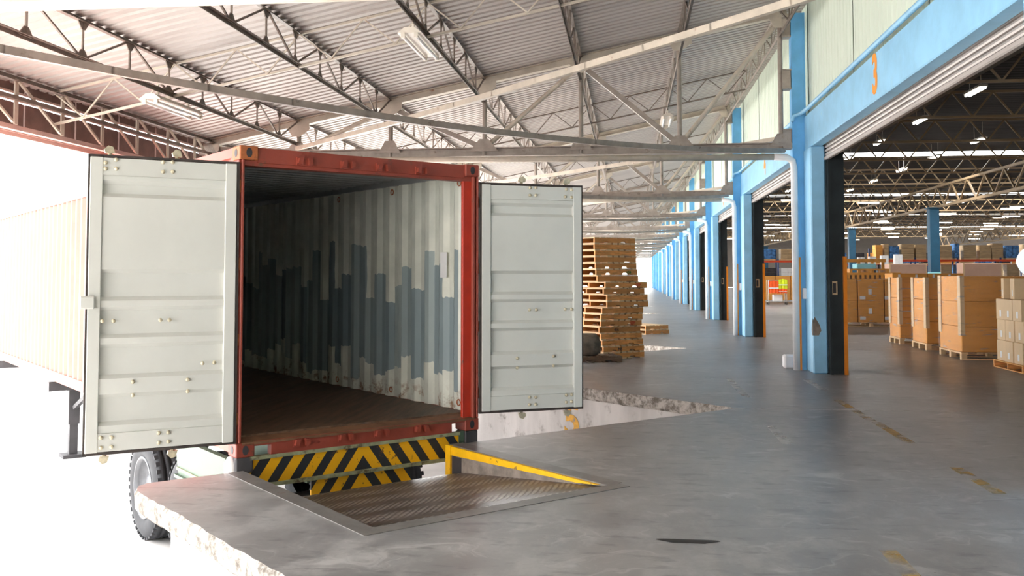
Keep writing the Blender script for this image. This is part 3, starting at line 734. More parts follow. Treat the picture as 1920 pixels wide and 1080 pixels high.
for w_ in (.58, 1.0, 1.36, 1.78):
    for z_, dz in ((H-.10, 0), (.075, 0)):
        k_ = MB(); k_.extr([(w_-.07, z_-.02), (w_-.03, z_-.03), (w_-.02, z_+.03), (w_-.06, z_+.025)], 'y', -.035, .02); k_.extr([(w_+.07, z_-.02), (w_+.03, z_-.03), (w_+.02, z_+.03), (w_+.06, z_+.025)], 'y', -.035, .02)
        k_.box(w_-.07, w_+.07, .0, .022, z_-.035, z_+.035); k_.build('cam_keeper', M['red'], ct)
# walls
def corr(x, s):
    pr = []; y = .16; i = 0
    while y < LEN-.16:
        pr += [(y, 0), (y+.072, 0), (y+.139, .036), (y+.211, .036)]; y += .278
    n_ = len(pr); return [(x + s*d, yy) for yy, d in pr]
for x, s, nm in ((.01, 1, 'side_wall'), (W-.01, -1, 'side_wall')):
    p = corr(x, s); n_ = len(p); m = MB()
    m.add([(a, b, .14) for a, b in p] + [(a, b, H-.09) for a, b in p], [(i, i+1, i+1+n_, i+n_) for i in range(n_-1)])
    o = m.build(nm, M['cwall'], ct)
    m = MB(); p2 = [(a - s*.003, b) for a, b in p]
    m.add([(a, b, .14) for a, b in p2] + [(a, b, H-.09) for a, b in p2], [(i, i+1, i+1+n_, i+n_) for i in range(n_-1)]); m.build('outer_skin', M['glarered' if s > 0 else 'red'], o)
    MB().box(*( (0,.06) if s > 0 else (W-.06, W)), .17, LEN-.17, .03, .16).build('bottom_side_rail', M['glarered' if s > 0 else 'red'], ct)
    MB().box(*( (0,.06) if s > 0 else (W-.06, W)), .17, LEN-.17, H-.09, H-.01).build('top_side_rail', M['glarered' if s > 0 else 'croof'], ct)
    for y in (.26, 1.6, 2.9):     # lashing rings
        for z in (.24, H-.16):
            xr = x + s*.055; q = MB(); q.tube([(xr, y + .03*math.cos(t), z + .03*math.sin(t)) for t in [math.pi*2*i/10 for i in range(11)]], .006, 6); q.build('lashing_ring', M['cast'], ct)
pr = []; y = .16
while y < LEN-.2:
    pr += [(y, 0), (y+.09, 0), (y+.105, .02), (y+.195, .02)]; y += .21
n_ = len(pr); m = MB(); m.add([(.03, yy, H-.035+d*.8) for yy, d in pr] + [(W-.03, yy, H-.035+d*.8) for yy, d in pr], [(i, i+1, i+1+n_, i+n_) for i in range(n_-1)])
o = m.build('roof_panel', M['croof'], ct)
MB().box(.02, W-.02, .16, LEN-.1, H-.012, H-.006).build('outer_skin', M['red'], o)
MB().box(.06, W-.06, .13, LEN-.1, .14, .165).build('plank_floor', M['cfloor'], ct)
pr = []; x = .1
while x < W-.15:
    pr += [(x, 0), (x+.08, 0), (x+.11, .04), (x+.19, .04)]; x += .22
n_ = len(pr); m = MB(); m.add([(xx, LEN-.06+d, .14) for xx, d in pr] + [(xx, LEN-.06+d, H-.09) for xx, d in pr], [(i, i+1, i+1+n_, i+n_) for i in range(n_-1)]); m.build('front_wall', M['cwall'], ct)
MB().box(W-.055, W-.05, .50, .62, 1.48, 1.74).build('white_sticker', M['label'], ct)

# doors: local x from hinge to free edge, inner face toward -y, z from the container bottom
RIBS = [(.13, .235), (.385, .49), (.51, .615), (.635, .75), (.80, .905)]
def door(name, side, ang, width, z0, z1, bolts, lab):
    hx = .0 if side < 0 else W
    e = ob(name, None, ct); e.location = (hx, -.01, 0); e.rotation_euler = (0, 0, ang); e['label'] = lab
    hh = z1 - z0; sgn = 1
    f = MB()
    f.cbox(.025, .115, -.0, .05, z0+.02, z1-.02, .004); f.cbox(width-.105, width-.015, -.0, .05, z0+.02, z1-.02, .004)
    f.build('door_frame', M['doorw'], e)
    # ribbed panel
    pr = [(z1-.025, .006), (z1-.025-.135, .006), (z1-.025-.139, .0), (z1-.165, .012)]
    for a, b in RIBS[:]:
        ta = z1 - a*hh; tb = z1 - b*hh
        if a < .2: ta = z1-.20; tb = z1-.33
        d = .045
        pr += [(ta, .012), (ta-.03, d), (tb+.03, d), (tb, .012)]
    pr += [(z0+.165, .012), (z0+.163, .0), (z0+.16, .006), (z0+.025, .006)]
    p = MB(); n_ = len(pr)
    p.add([(.113, y, z) for z, y in pr] + [(width-.103, y, z) for z, y in pr], [(i, i+1, i+1+n_, i+n_) for i in range(n_-1)])
    p.build('ribbed_panel', M['doorw'], e)
    p = MB(); p.box(.02, width-.02, .05, .056, z0+.01, z1-.01); p.build('outer_skin', M['red'], e)
    g = MB(); t_ = .022
    g.box(0, width, .012, .045, z1-.02, z1); g.box(0, width, .012, .045, z0, z0+.02); g.box(0, .025, .012, .045, z0, z1); g.box(width-.015, width, .012, .045, z0, z1); g.build('gasket', M['gasket'], e)
    bm = MB(); bm.lathe([(0,0),(0,.017),(-.010,.015),(-.015,.008),(-.016,0)], 'z', 8)
    me = bm.mesh('bolt', M['bolt'])
    for u, v in bolts: ob('bolt', me, e, (u, .004, v), (-math.pi/2, 0, 0))
    for u in (.42*width, .86*width):
        q = MB(); q.tube([(u, .085, z0-.05), (u, .085, z1+.05)], .017, 8); lb = q.build('lock_rod', M['bolt'], e, True)
        for zz, s in ((z1+.02, 1), (z0-.02, -1)):
            c = MB(); c.extr([(u-.035, zz), (u+.035, zz), (u+.045, zz+s*.03), (u+.015, zz+s*.06), (u-.02, zz+s*.05)], 'y', .065, .1); c.build('rod_cam', M['bolt'], lb)
    for zz in (z0+.2, z0+.85, z1-.85, z1-.2): MB().box(-.035, .03, .03, .07, zz-.05, zz+.05).build('hinge', M['cast'], e)
    return e
BL = [(1.032,2.382),(.956,2.41),(1.031,2.336),(.954,2.34),(.607,2.41),(.534,2.414),(.606,2.333),(.533,2.337),(1.032,1.151),(.952,1.149),(.607,1.149),(.538,1.148),(.804,.671),(.802,.567),(.392,.666),(.39,.573),(.278,.793),(.186,.794),(1.027,.255),(.951,.252),(.604,.258),(.532,.257),(1.025,.177),(.95,.179),(.603,.183),(.53,.185)]
BR = [(.528,2.383),(.591,2.385),(.922,2.379),(.98,2.375),(.528,2.308),(.591,2.309),(.91,2.302),(.98,2.298),(.521,1.159),(.595,1.158),(.906,1.16),(.977,1.159),(.391,.681),(.778,.691),(.391,.586),(.778,.595),(.52,.292),(.588,.289),(.916,.297),(.974,.299),(.52,.218),(.588,.22),(.915,.227),(.974,.23)]
dl = door('container_door', -1, math.radians(171), 1.155, .12, 2.447, BL, 'white inner face of the container door swung out to the left'); dl.scale = (1, -1, 1)
dr = door('container_door', 1, math.radians(-18), 1.105, .152, 2.424, BR, 'white inner face of the container door swung out to the right')
hd = MB(); hd.cbox(1.09, 1.20, -.03, .02, 1.245, 1.345, .01); hd.build('handle_catch', M['doorw'], dl)

# ------------------------------------------------------------------ trailer under the container
tl = tag(ob('container_trailer', None, mtx=CF), 'container trailer chassis with hazard-striped bumper, tyres and pale mint side plate', 'trailer')
for x0, x1 in ((.75, .9), (W-.9, W-.75)):
    MB().extr([(x0,-.34),(x1,-.34),(x1,-.31),((x0+x1)/2+.01,-.31),((x0+x1)/2+.01,-.06),(x1,-.06),(x1,-.03),(x0,-.03),(x0,-.06),((x0+x1)/2-.01,-.06),((x0+x1)/2-.01,-.31),(x0,-.31)], 'y', .25, 11.6).build('frame_beam', M['mint'], tl)
for y in (.12, 3.8, 7.3, 11.5): MB().box(.02, W-.02, y-.06, y+.06, -.16, -.03).build('cross_bolster', M['chassis'], tl)
MB().box(.12, W-.22, .03, .05, -.235, -.02).build('hazard_bumper', M['hazard'], tl)
MB().box(.12, W-.22, .0, .06, -.03, .0).build('bumper_rail', M['rail'], tl); MB().box(.12, W-.22, .0, .06, -.265, -.235).build('bumper_rail', M['rail'], tl)
MB().box(W-.22, W-.14, .02, .08, -.5, .0).build('bumper_bracket', M['mint'], tl)
MB().box(.70, 1.72, .06, .08, -.44, -.265).build('lower_hazard_board', M['hazard'], tl)
for x0 in (.0, W-.16):
    q = MB(); q.cbox(x0, x0+.15, .0, .16, -.13, 0, .01); q.box(x0+.02, x0+.12, .02, .1, -.26, -.12); q.build('twistlock_housing', M['chassis'], tl)
p = MB(); p.add([(-.03,.16,-.02),(-.03,1.30,-.02),(-.03,1.44,-.10),(-.03,1.34,-.36),(-.03,.16,-.36)] + [(.03,.16,-.02),(.03,1.30,-.02),(.03,1.44,-.10),(.03,1.34,-.36),(.03,.16,-.36)], [(0,1,2,3,4),(9,8,7,6,5),(0,5,6,1),(1,6,7,2),(2,7,8,3),(3,8,9,4),(4,9,5,0)])
o = p.build('side_plate', M['mint'], tl); MB().box(-.045, -.03, .2, 1.36, -.3, -.275).build('plate_rib', M['rail'], o); MB().box(-.06, .03, .16, 1.38, -.37, -.34).build('plate_flange', M['mint'], o)
q = MB(); q.tube([(-.0,.10,-.42),(-.0,.10,-.36),(-.0,.10,-.05),(-.0,.10,.0)], [.03,.06,.06,.03], 12); q.build('rounded_end_cap', M['white'], tl, True)
def wheel(xo, y, sgn):
    e = ob('wheel', None, tl); e.location = (xo, y, GZ - CC.z + .53); e.scale = (1.0, 1.06, 1.06); e.rotation_euler = (0, 0, 0 if sgn > 0 else math.pi)
    t = MB(); t.lathe([(.0,.30),(-.015,.34),(-.02,.40),(-.005,.455),(.02,.487),(.035,.498),(.075,.5),(.08,.488),(.095,.488),(.10,.5),(.14,.5),(.145,.488),(.16,.488),(.165,.5),(.205,.498),(.23,.487),(.26,.455),(.27,.40),(.265,.34),(.25,.30)], 'x', 48); ty = t.build('tyre', M['tyre'], e, True)
    lugs = MB()
    for i in range(40):
        a = 2*math.pi*i/40
        for xx in (.0, .215):
            c = Vector((xx+.015, math.cos(a)*.488, math.sin(a)*.488)); tdir = Vector((0,-math.sin(a),math.cos(a))); nd = Vector((0,math.cos(a),math.sin(a)))
            lugs.add([c + Vector((sx*.02,0,0)) + tdir*st_*.02 + nd*sn*.01 for sx in (-1,1) for st_ in (-1,1) for sn in (-1,1)], [(0,1,3,2),(4,6,7,5),(0,4,5,1),(2,3,7,6),(0,2,6,4),(1,5,7,3)])
    tag(lugs.build('tread_lugs', M['tyre'], ty), kind='stuff')
    r_ = MB(); r_.lathe([(.01,.30),(-.01,.305),(-.012,.285),(.03,.27),(.09,.245),(.12,.15),(.10,.12),(.06,.115),(.055,.06),(.05,.0)], 'x', 36); r_.build('rim', M['rim'], e, True)
    return e
w0 = wheel(.05, 1.41, 1)
def cpw(x, y, rz):
    e = copy_tree(w0, tl); e.location = (x, y, GZ - CC.z + .53); e.rotation_euler = (0,0,rz)
for y in (1.41, 2.71):
    if y > 2: cpw(.05, y, 0)
    cpw(.37, y, 0); cpw(W-.07, y, math.pi); cpw(W-.37, y, math.pi)
    bar('axle', tl, (.3, y, GZ-CC.z+.5), (W-.3, y, GZ-CC.z+.5), .13, .13, M['chassis'], 'tube')
for x in (.52, W-.52):
    q = MB(); q.box(x-.08, x+.08, 7.92, 8.08, -.75, -.03); q.box(x-.06, x+.06, 7.94, 8.06, -1.2, -.75); q.build('landing_leg', M['chassis'], tl); MB().box(x-.16, x+.16, 7.85, 8.15, GZ-CC.z, GZ-CC.z+.05).build('leg_foot', M['chassis'], tl)
bar('leg_brace', tl, (.52, 7.9, -.5), (.6, 7.0, -.1), .06, .06, M['chassis'])

# number 5 on the wall of the next bay
dv = (Vector((-3.75, 16.44, 0)) - Vector((1.23, 11.74, 0))).normalized()     # along the return wall
nv = Vector((-dv.y, dv.x, 0)); nv = nv if nv.y < 0 else -nv
A0 = Vector((1.33, 11.74, 0)) + dv*2.98 + nv*.004
ux = -dv
Mx = Matrix(((ux.x, 0, nv.x, A0.x), (ux.y, 0, nv.y, A0.y), (0, 1, 0, -.72), (0,0,0,1)))
numeral('5', .68, dock_walls[2], M['dirtynum'], Mx)

# ------------------------------------------------------------------ pallets
def make_pallet(lx, ly, hh, mat, endm, solid=False):
    t = ob('wooden_pallet', None); tb = .018; sh = hh - 2*tb
    # notched stringers along x
    a, b = lx*.20, lx*.35; c, d = lx*.63, lx*.78; nh = sh*.34
    pr = [(0,0),(a,0),(a+.02,nh),(b-.02,nh),(b,0),(c,0),(c+.02,nh),(d-.02,nh),(d,0),(lx,0),(lx,sh),(0,sh)]
    if solid: pr = [(0,0),(lx,0),(lx,sh),(0,sh)]
    sm = MB().extr(pr, 'y', 0, .04).mesh('stringer', mat)
    for y in (0, ly/2-.02, ly-.04): ob('stringer', sm, t, (0, y, tb))
    nb = 7; bw = lx/nb*.78
    dm = MB().box(0, bw, 0, ly, 0, tb).mesh('deck_board', endm)
    for i in range(nb): ob('deck_board', dm, t, (i*(lx-bw)/(nb-1), 0, hh-tb))
    for i in (0, 2, 3, 4, 6): ob('bottom_board', dm, t, (i*(lx-bw)/(nb-1), 0, 0))
    return t
PS = make_pallet(.98, 1.15, .122, M['wood'], M['woodend']); PT = make_pallet(.98, 1.15, .122, M['wood'], M['woodend'], True)
SOLID = {1, 2, 3, 6, 9, 11, 14, 15}; used_t = False
rowpx = [1116,1116,1117,1117,1118,1119,1121,1135,1132,1138,1138,1129,1127,1127,1124,1127,1129,1131,1131]
n_ = len(rowpx); stack = []
M['hivis_g'] = mk('green_stencil_paint', S(70, 110, 50), .7); M['hivis_r'] = mk('red_stencil_paint', S(206, 60, 36), .7)
for i in range(n_):
    if i in SOLID: t = copy_tree(PT) if used_t else PT; used_t = True
    else: t = PS if i == 0 else copy_tree(PS)
    dx = (rowpx[i]-1131)/93; stack.append(t)
    t.location = (-.5 + dx + (.0), 18.13 + R.uniform(-.02,.02), (n_-1-i)*.1225); t.rotation_euler = (0, 0, .647 + R.uniform(-.025,.025))
    tag(t, 'wooden pallet in the tall stack by the container door, ' + ('topmost' if i == 0 else 'bottom' if i == n_-1 else ORD[i] + ' from the top'), 'pallet', 'tall pallet stack')
for i, txt, mt in ((5, 'NS4', 'hivis_g'), (7, 'STP', 'hivis_r'), (13, 'STP', 'hivis_r'), (17, 'N5', 'dark'), (14, '416', 'dark')):
    st_ = stack[i]; Mx = Matrix(((1,0,0,.40 if mt == 'dark' else .76),(0,0,-1,-.0015),(0,1,0,.035),(0,0,0,1)))
    q = numeral(txt, .075, st_, M[mt], Mx, 'stencil')
for j in range(2):
    t = copy_tree(PS); t.location = (.42, 25.75, .1225*j); t.rotation_euler = (0,0,.7 + .03*j); t.scale = (.85,.85,1.0)
    tag(t, ('upper' if j else 'lower') + ' pallet of the low pair on the floor behind the tall stack', 'pallet', 'low pallet pair')
PG = make_pallet(.9, 1.0, .11, M['greywood'], M['greywood']); PG.location = (-1.0, 17.35, 0); PG.rotation_euler = (0,0,.3)
tag(PG, 'dark weathered pallet on the floor in front of the tall pallet stack', 'pallet')
sk = MB(); sk.lathe([(0,0),(0,.2),(.04,.25),(.2,.26),(.34,.24),(.4,.17),(.41,0)], 'z', 14)
sk.v = [(x*(1+.12*math.sin(3*x*9+z*8)), y*(1+.1*math.cos(y*20+z*11)), z) for x, y, z in sk.v]
o = sk.build('grey_sack', M['sack'], None, True); o.location = (-.82, 17.78, .11); tag(o, 'lumpy grey sack on the dark weathered pallet beside the container door', 'sack')

# ------------------------------------------------------------------ warehouse: shell
IZ = 7.3
pr = []; y = YMIN; i = 0
SKY = [(45.6, 47.4), (69.0, 71.0), (93.0, 95.0), (116.5, 118.5)]
ed = [YMIN] + [v for s in SKY for v in s] + [YMAX]
for a, b in zip(ed[0::2], ed[1::2]):
    pr = []; y = a; i = 0
    while y < b:
        pr.append((y, .03 if i % 4 in (1, 2) else 0)); y += .09; i += 1
    pr.append((b, 0)); n_ = len(pr)
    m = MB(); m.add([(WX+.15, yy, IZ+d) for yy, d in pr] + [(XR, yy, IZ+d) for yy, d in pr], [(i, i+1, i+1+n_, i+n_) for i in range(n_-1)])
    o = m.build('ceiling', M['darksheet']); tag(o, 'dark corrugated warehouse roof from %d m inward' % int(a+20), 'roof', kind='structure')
CW = ['nearest', 'second', 'third', 'farthest']
for i, (a, b) in enumerate(SKY): tag(MB().box(WX+.2, XR, a, b, IZ+.04, IZ+.05).build('window_%d' % (i+1), M['skypanel']), '%s bright skylight strip across the warehouse roof' % CW[i], 'skylight', kind='structure')
tag(MB().box(XR, XR+.2, YMIN, YMAX, 0, IZ+.1).build('wall_far_side', M['inwall']), 'plain wall on the far side of the warehouse', 'wall', kind='structure')
tag(MB().box(WX+.15, XR, YMAX, YMAX+.2, 0, IZ+.1).build('wall_back', M['inwall']), 'plain end wall of the warehouse far beyond the racks', 'wall', kind='structure')
tag(MB().box(WX+.15, XR, YMIN-.2, YMIN, 0, IZ+.1).build('wall_front', M['inwall']), 'plain end wall of the warehouse behind the viewer', 'wall', kind='structure')
# columns
for i, y in enumerate((29.0, 50.9, 72.5, 95.0, 117)):
    if i == 0: continue
    c = thing('warehouse_column', 'deep blue warehouse column, %s of the row inside the doors' % ORD[i-1], 'column', (15.5 if i == 1 else 16.3, y, 0), 0, 'warehouse columns')
    MB().cbox(-.24, .24, -.24, .24, 0, 5.0, .02).build('shaft', M['iblue'], c); MB().cbox(-.25, .25, -.25, .25, 1.35, 1.75, .01).build('light_blue_band', M['lblue'], c); MB().box(-.32, .32, -.32, .32, 5.0, 5.06).build('cap_plate', M['iblue'], c)
# cross trusses along x
def xtruss(y, detail, mat):
    t = ob('warehouse_truss', None, None, (0, y, 0)); za, zb = 6.22, 6.95; p = 1.14; xa = 3.7
    bar('bottom_chord', t, (xa, 0, za), (58, 0, za), .07, .07, mat); bar('top_chord', t, (xa, 0, zb), (58, 0, zb), .07, .07, mat)
    m = MB(); k = 0; x = xa
    while x < 57:
        for q0, q1 in (((x,0,zb), (x+p/2,0,za)), ((x+p/2,0,za), (x+p,0,zb))):
            if detail and 5.5 < x < 19: bar('web_rod', t, q0, q1, .05, .05, mat)
            else: m.beam(q0, q1, .05, .05)
        x += p
    tag(m.build('far_web', mat, t), kind='stuff')
    return t
yt = 23.65; i = 0
XT = None
while yt < 124:
    det = yt < 52
    if det: t = xtruss(yt, True, M['truss_in'])
    else:
        if XT is None: XT = xtruss(yt, False, M['truss_in']); t = XT
        else: t = copy_tree(XT); t.location = (0, yt, 0)
    tag(t, 'cream lattice truss across the warehouse roof, %s from the front' % (ORD[i] if i < 20 else 'last'), 'truss', 'warehouse cross trusses'); i += 1; yt += 5.26
# main trusses along y
for x, lb in ((15.7, 'over the nearest column row'), (37.0, 'deep inside over the second column row')):
    t = thing('main_truss', 'deep cream main truss running lengthwise ' + lb, 'truss', (x, 0, 0), 0, 'warehouse main trusses')
    bar('bottom_chord', t, (0, 18, 5.1), (0, 122, 5.1), .14, .12, M['truss_in']); bar('top_chord', t, (0, 18, 6.13), (0, 122, 6.13), .14, .1, M['truss_in'])
    m = MB(); y = 20.0
    while y < 120:
        for q0, q1 in (((0,y,6.1), (0,y+1.1,5.12)), ((0,y+1.1,5.12), (0,y+2.2,6.1))):
            if y < 74 and x < 20: bar('web_rod', t, q0, q1, .07, .07, M['truss_in'])
            else: m.beam(q0, q1, .07, .07)
        y += 2.2
    tag(m.build('far_web', M['truss_in'], t), kind='stuff')
# lit fixtures
def lamp_(along_y):
    t = ob('ceiling_light', None); L = 1.25
    if along_y:
        MB().box(-.11, .11, 0, L, .03, .09).build('housing', M['fixture'], t)
        m = MB(); m.tube([(-.05,.02,.0),(-.05,L-.02,.0)], .028, 6); m.tube([(.05,.02,.0),(.05,L-.02,.0)], .028, 6); m.build('lit_tubes', M['lit'], t)
        for y in (.2, L-.2): bar('hanger', t, (0, y, .08), (0, y, .65), .012, .012, M['fixture'])
    else:
        MB().box(0, L, -.11, .11, .03, .09).build('housing', M['fixture'], t)
        m = MB(); m.tube([(.02,-.05,.0),(L-.02,-.05,.0)], .022, 4); m.tube([(.02,.05,.0),(L-.02,.05,.0)], .022, 4); m.build('lit_tubes', M['lit'], t)
    return t
LA = lamp_(True); LB = lamp_(False)
first = True
for x, row in ((9.4, 'left'), (12.95, 'right')):
    for j, y in enumerate((21.3, 26.4, 31.3, 36.4, 41.5, 46.5, 51.8, 57.2)):
        t = LA if first else copy_tree(LA); first = False; t.location = (x, y, 6.6)
        tag(t, 'lit fluorescent light, %s of the %s lengthwise row under the dark warehouse roof' % (ORD[j], row), 'ceiling light', 'lengthwise warehouse lights')
first = True
for j in range(11):
    y = 58 + 6.1*j
    for i in range(9):
        x = 9.0 + 4.6*i + ((j*1.73) % 4.6)
        t = LB if first else copy_tree(LB); first = False; t.location = (x, y + .9*math.sin(i*2.1 + j), 6.05 + .25*math.sin(i*3.7+j*1.3))
        tag(t, 'small lit crosswise fluorescent light, %s far row back, %s from the left' % (ORD[j], ORD[i]), 'ceiling light', 'far crosswise warehouse lights')

# ------------------------------------------------------------------ warehouse: goods
def load(name, lab, x, y, sx, sy, h, layers, cols, cm, film_=True, boards=True, labels=(), grp='wrapped pallet loads', pal=True):
    t = thing(name, lab, 'pallet load', (x, y, 0), 0, grp)
    pz = .14 if pal else 0
    if pal:
        for xx in (0, sx/2-.05, sx-.1):
            for yy in (0, sy/2-.05, sy-.1): MB().box(xx, xx+.1, yy, yy+.1, .02, .11).build('pallet_block', M['woodend'], t)
        for yy in (0, sy/2-.05, sy-.1): MB().box(0, sx, yy, yy+.1, 0, .02).build('pallet_board', M['woodend'], t)
        for i in range(6): MB().box(i*(sx-.12)/5, i*(sx-.12)/5+.12, 0, sy, .11, .14).build('pallet_board', M['woodend'], t)
    lh = (h-pz)/layers; cw = sx/cols
    for a in range(layers):
        for c in range(cols):
            q = MB(); q.cbox(c*cw+.004+.012, (c+1)*cw-.004-.012, .016, sy-.016, pz+a*lh+.003, pz+(a+1)*lh-.003, .008); q.build('carton', cm, t)
    for u, v, w_, h_ in labels: MB().box(u, u+w_, .008, .011, v, v+h_).build('paper_label', M['label'], t)
    if boards:
        for xx, yy in ((0,0), (0,sy)):
            b = MB(); s = 1 if yy == 0 else -1
            b.box(-.004, .006, min(yy, yy+s*.16), max(yy, yy+s*.16), pz+.32, h+.01); b.box(-.004, .07, min(yy-s*.004, yy+s*.006), max(yy-s*.004, yy+s*.006), pz+.32, h+.01); b.build('edge_board', M['card2'], t)
    if film_:
        f_ = MB(); f_.box(-.012, sx+.012, -.012, sy+.012, pz+.005, h+.012); f_.build('stretch_film', M['film'], t)
    return t
load('wrapped_load', 'tall film-wrapped carton load on a pallet, nearest of three in a row', 6.22, 18.9, 1.45, 1.3, 1.58, 3, 1, M['card'])
load('wrapped_load', 'tall film-wrapped carton load on a pallet, middle of three in a row', 6.27, 21.2, 1.4, 1.05, 1.54, 3, 1, M['card'])
load('wrapped_load', 'tall film-wrapped carton load on a pallet, farthest of three in a row', 6.2, 22.95, 1.4, .9, 1.54, 3, 1, M['card'])
lbs = [(u, v, .1, .17) for u in (.32, 1.12, 1.8) for v in (.45+.55, .45-.05)] + [(u, v, .17, .1) for u in (.12, .86, 1.6) for v in (.85, .22)]
load('wrapped_load', 'wide film-wrapped carton load with white labels behind the nearest full pier', 6.2, 30.45, 2.4, 1.2, 1.48, 2, 3, M['card'], True, False, lbs)
load('carton_row', 'long low stack of brown cartons with pale tags behind the wrapped loads', 8.7, 33.0, 2.3, 1.0, 1.66, 2, 2, M['card'], False, False, [(.2,1.48,.07,.14),(.75,1.48,.07,.14),(1.3,1.48,.07,.14),(1.8,1.48,.07,.14)], 'background pallet loads')
# loose cartons on a pallet at the right edge
PC = make_pallet(1.1, 1.25, .13, M['wood'], M['owood']); PC.location = (6.32, 16.35, 0); tag(PC, 'wooden pallet under the loose pale cartons at the right edge', 'pallet')
cme = MB().cbox(0, .44, 0, .362, 0, .352, .006).mesh('carton_body', M['card2']); lme = MB().box(-.002, .001, .14, .21, .05, .16).mesh('label', M['label']); tme = MB().box(-.001, .44, .165, .197, .351, .3535).mesh('tape', M['card'])
def carton(x, y, z, rz, lab):
    t = thing('carton', lab, 'carton', (x, y, z), rz, 'loose pale cartons'); ob('carton_body', cme, t); ob('paper_label', lme, t); ob('tape', tme, t); return t
RW = ['bottom', 'second', 'third']
for r in range(3):
    for i in range(3):
        for c in range(2):
            carton(6.34 + c*.46 + R.uniform(0,.02) + (.02 if r == 1 else 0), 16.42 + i*.372, .13 + r*.3535, 0, 'pale carton in the %s layer of the loose stack, %s column, %s' % (RW[r], ['near', 'middle', 'far'][i], 'front row' if c == 0 else 'back row'))
carton(6.40, 17.28, .13+3*.3535, -.25, 'pale carton turned askew on top of the loose stack, far one'); carton(6.38, 16.78, .13+3*.3535, -.2, 'pale carton turned askew on top of the loose stack, near one')
# crates behind the labelled load
t = thing('timber_crate', 'orange slatted timber crate stack behind the labelled load', 'crate', (7.75, 36.0, 0)); 
for i in range(12): MB().box(i*.17, i*.17+.09, 0, .03, .05, 1.62).build('slat', M['owood'], t)
MB().box(0, 2.0, .03, 1.2, .05, 1.6).build('inner_box', M['greywood'], t)
for z in (1.62, .0): MB().box(-.05, 2.05, -.02, 1.2, z, z+.07).build('rail', M['owood'], t)
t = thing('timber_platform', 'orange timber platform lying on top of the slatted crate stack', 'platform', (8.0, 36.0, 1.69))
MB().box(0, 1.4, 0, 1.1, .09, .14).build('deck', M['owood'], t)
for x in (.0, .65, 1.3): MB().box(x, x+.1, 0, 1.1, 0, .09).build('bearer', M['owood'], t)
tag(MB().cbox(8.28, 8.96, 36.1, 36.8, 1.83, 2.02, .02).build('foam_slab', M['lblue']), 'pale blue foam slab on the orange timber platform', 'foam')
t = thing('stud_crate', 'upright orange timber frame crate behind the pale blue foam slab', 'crate', (7.8, 38.2, 0))
for x in (0, .5, 1.0, 1.5, 1.9): MB().box(x, x+.1, 0, .08, 0, 2.2).build('stud', M['owood'], t)
for z in (1.5, 2.1): MB().box(-.05, 2.05, -.03, .0, z, z+.12).build('rail', M['owood'], t)
# tall flat cartons
for x, y, w_, h_, lb in ((12.15, 46.5, 1.7, 2.12, 'left one, before the dark blue column'), (15.45, 46.5, 1.75, 2.16, 'right one, behind the loose cartons')):
    t = thing('flat_carton', 'large pinkish-brown flat carton standing before the racks, ' + lb, 'carton', (x, y, 0), 0, 'large flat cartons')
    MB().cbox(0, w_, 0, .9, 1.0, h_, .02).build('carton', M['cardpink'], t); MB().cbox(.05, w_-.05, .05, .85, .12, 1.0, .02).build('lower_carton', M['card'], t); MB().box(0, w_, 0, .9, 0, .12).build('pallet', M['woodend'], t)
    for u in (.0, w_-.06): MB().box(u, u+.06, -.008, .0, 1.0, h_).build('edge_strip', M['card2'], t)
# pallet racks
def rack(x0, x1, y, lab, levels=(1.35, 2.62)):
    t = thing('pallet_rack', lab, 'rack', (x0, y, 0), 0, 'orange and blue pallet racks'); n_ = int(round((x1-x0)/2.7)); s = (x1-x0)/n_
    for i in range(n_+1):
        for yy in (0, 1.0): MB().box(i*s-.05, i*s+.05, yy-.04, yy+.04, 0, 3.4 if yy else 2.75).build('upright', M['rackpost'], t)
    for z in levels:
        for yy in (-.05, 1.05): MB().box(0, x1-x0, yy-.025, yy+.025, z-.12, z).build('beam', M['rack'], t)
        for i in range(n_): MB().box(i*s+.06, (i+1)*s-.06, 0, 1.0, z-.02, z).build('shelf', M['greywood'], t)
    return t
rack(16.2, 32.4, 66, 'long orange-beamed pallet rack facing the number 3 door'); rack(7.6, 13.0, 68, 'orange-beamed pallet rack seen through the second door'); rack(17.5, 44.5, 94, 'farthest orange-beamed pallet rack deep in the warehouse')
rack(32.4, 43.2, 66, 'orange-beamed pallet rack at the right end of the long rack row')
def goods(x, y, z, w_, h_, mat, lab, d=.9):
    t = thing('racked_load', lab, 'pallet load', (x, y, z), 0, 'loads on the racks')
    MB().box(0, w_, 0, d, 0, .1).build('pallet', M['woodend'], t)
    nx_ = max(1, int(w_/.42)); nz = max(1, int(h_/.33))
    for i in range(nx_):
        for k in range(nz): MB().cbox(i*w_/nx_+.006, (i+1)*w_/nx_-.006, .0, d, .1+k*(h_-.1)/nz+.004, .1+(k+1)*(h_-.1)/nz-.004, .01).build('carton', mat, t)
    return t
GX = [(18.05,.82,'greybox'),(18.98,.66,'greybox'),(20.5,.78,'greybox'),(21.45,.3,'bluebox'),(22.0,.8,'greybox'),(23.0,.74,'greybox'),(23.8,.7,'greybox'),(24.65,.85,'bluebox'),(25.8,.9,'greybox'),(16.4,.45,'card'),(16.95,.3,'greybox'),(17.3,.62,'bluebox'),(27,.8,'greybox'),(28.2,.9,'bluebox'),(29.5,.9,'greybox'),(30.8,.9,'greybox')]
for i, (x, w_, mt) in enumerate(sorted(GX)): goods(x, 66.05, 2.62, w_, 1.0 + .08*math.sin(i*2.3), M[mt], '%s load on the top shelf of the long rack, %s from its left end' % ('blue' if mt == 'bluebox' else 'brown', ORD[i]))
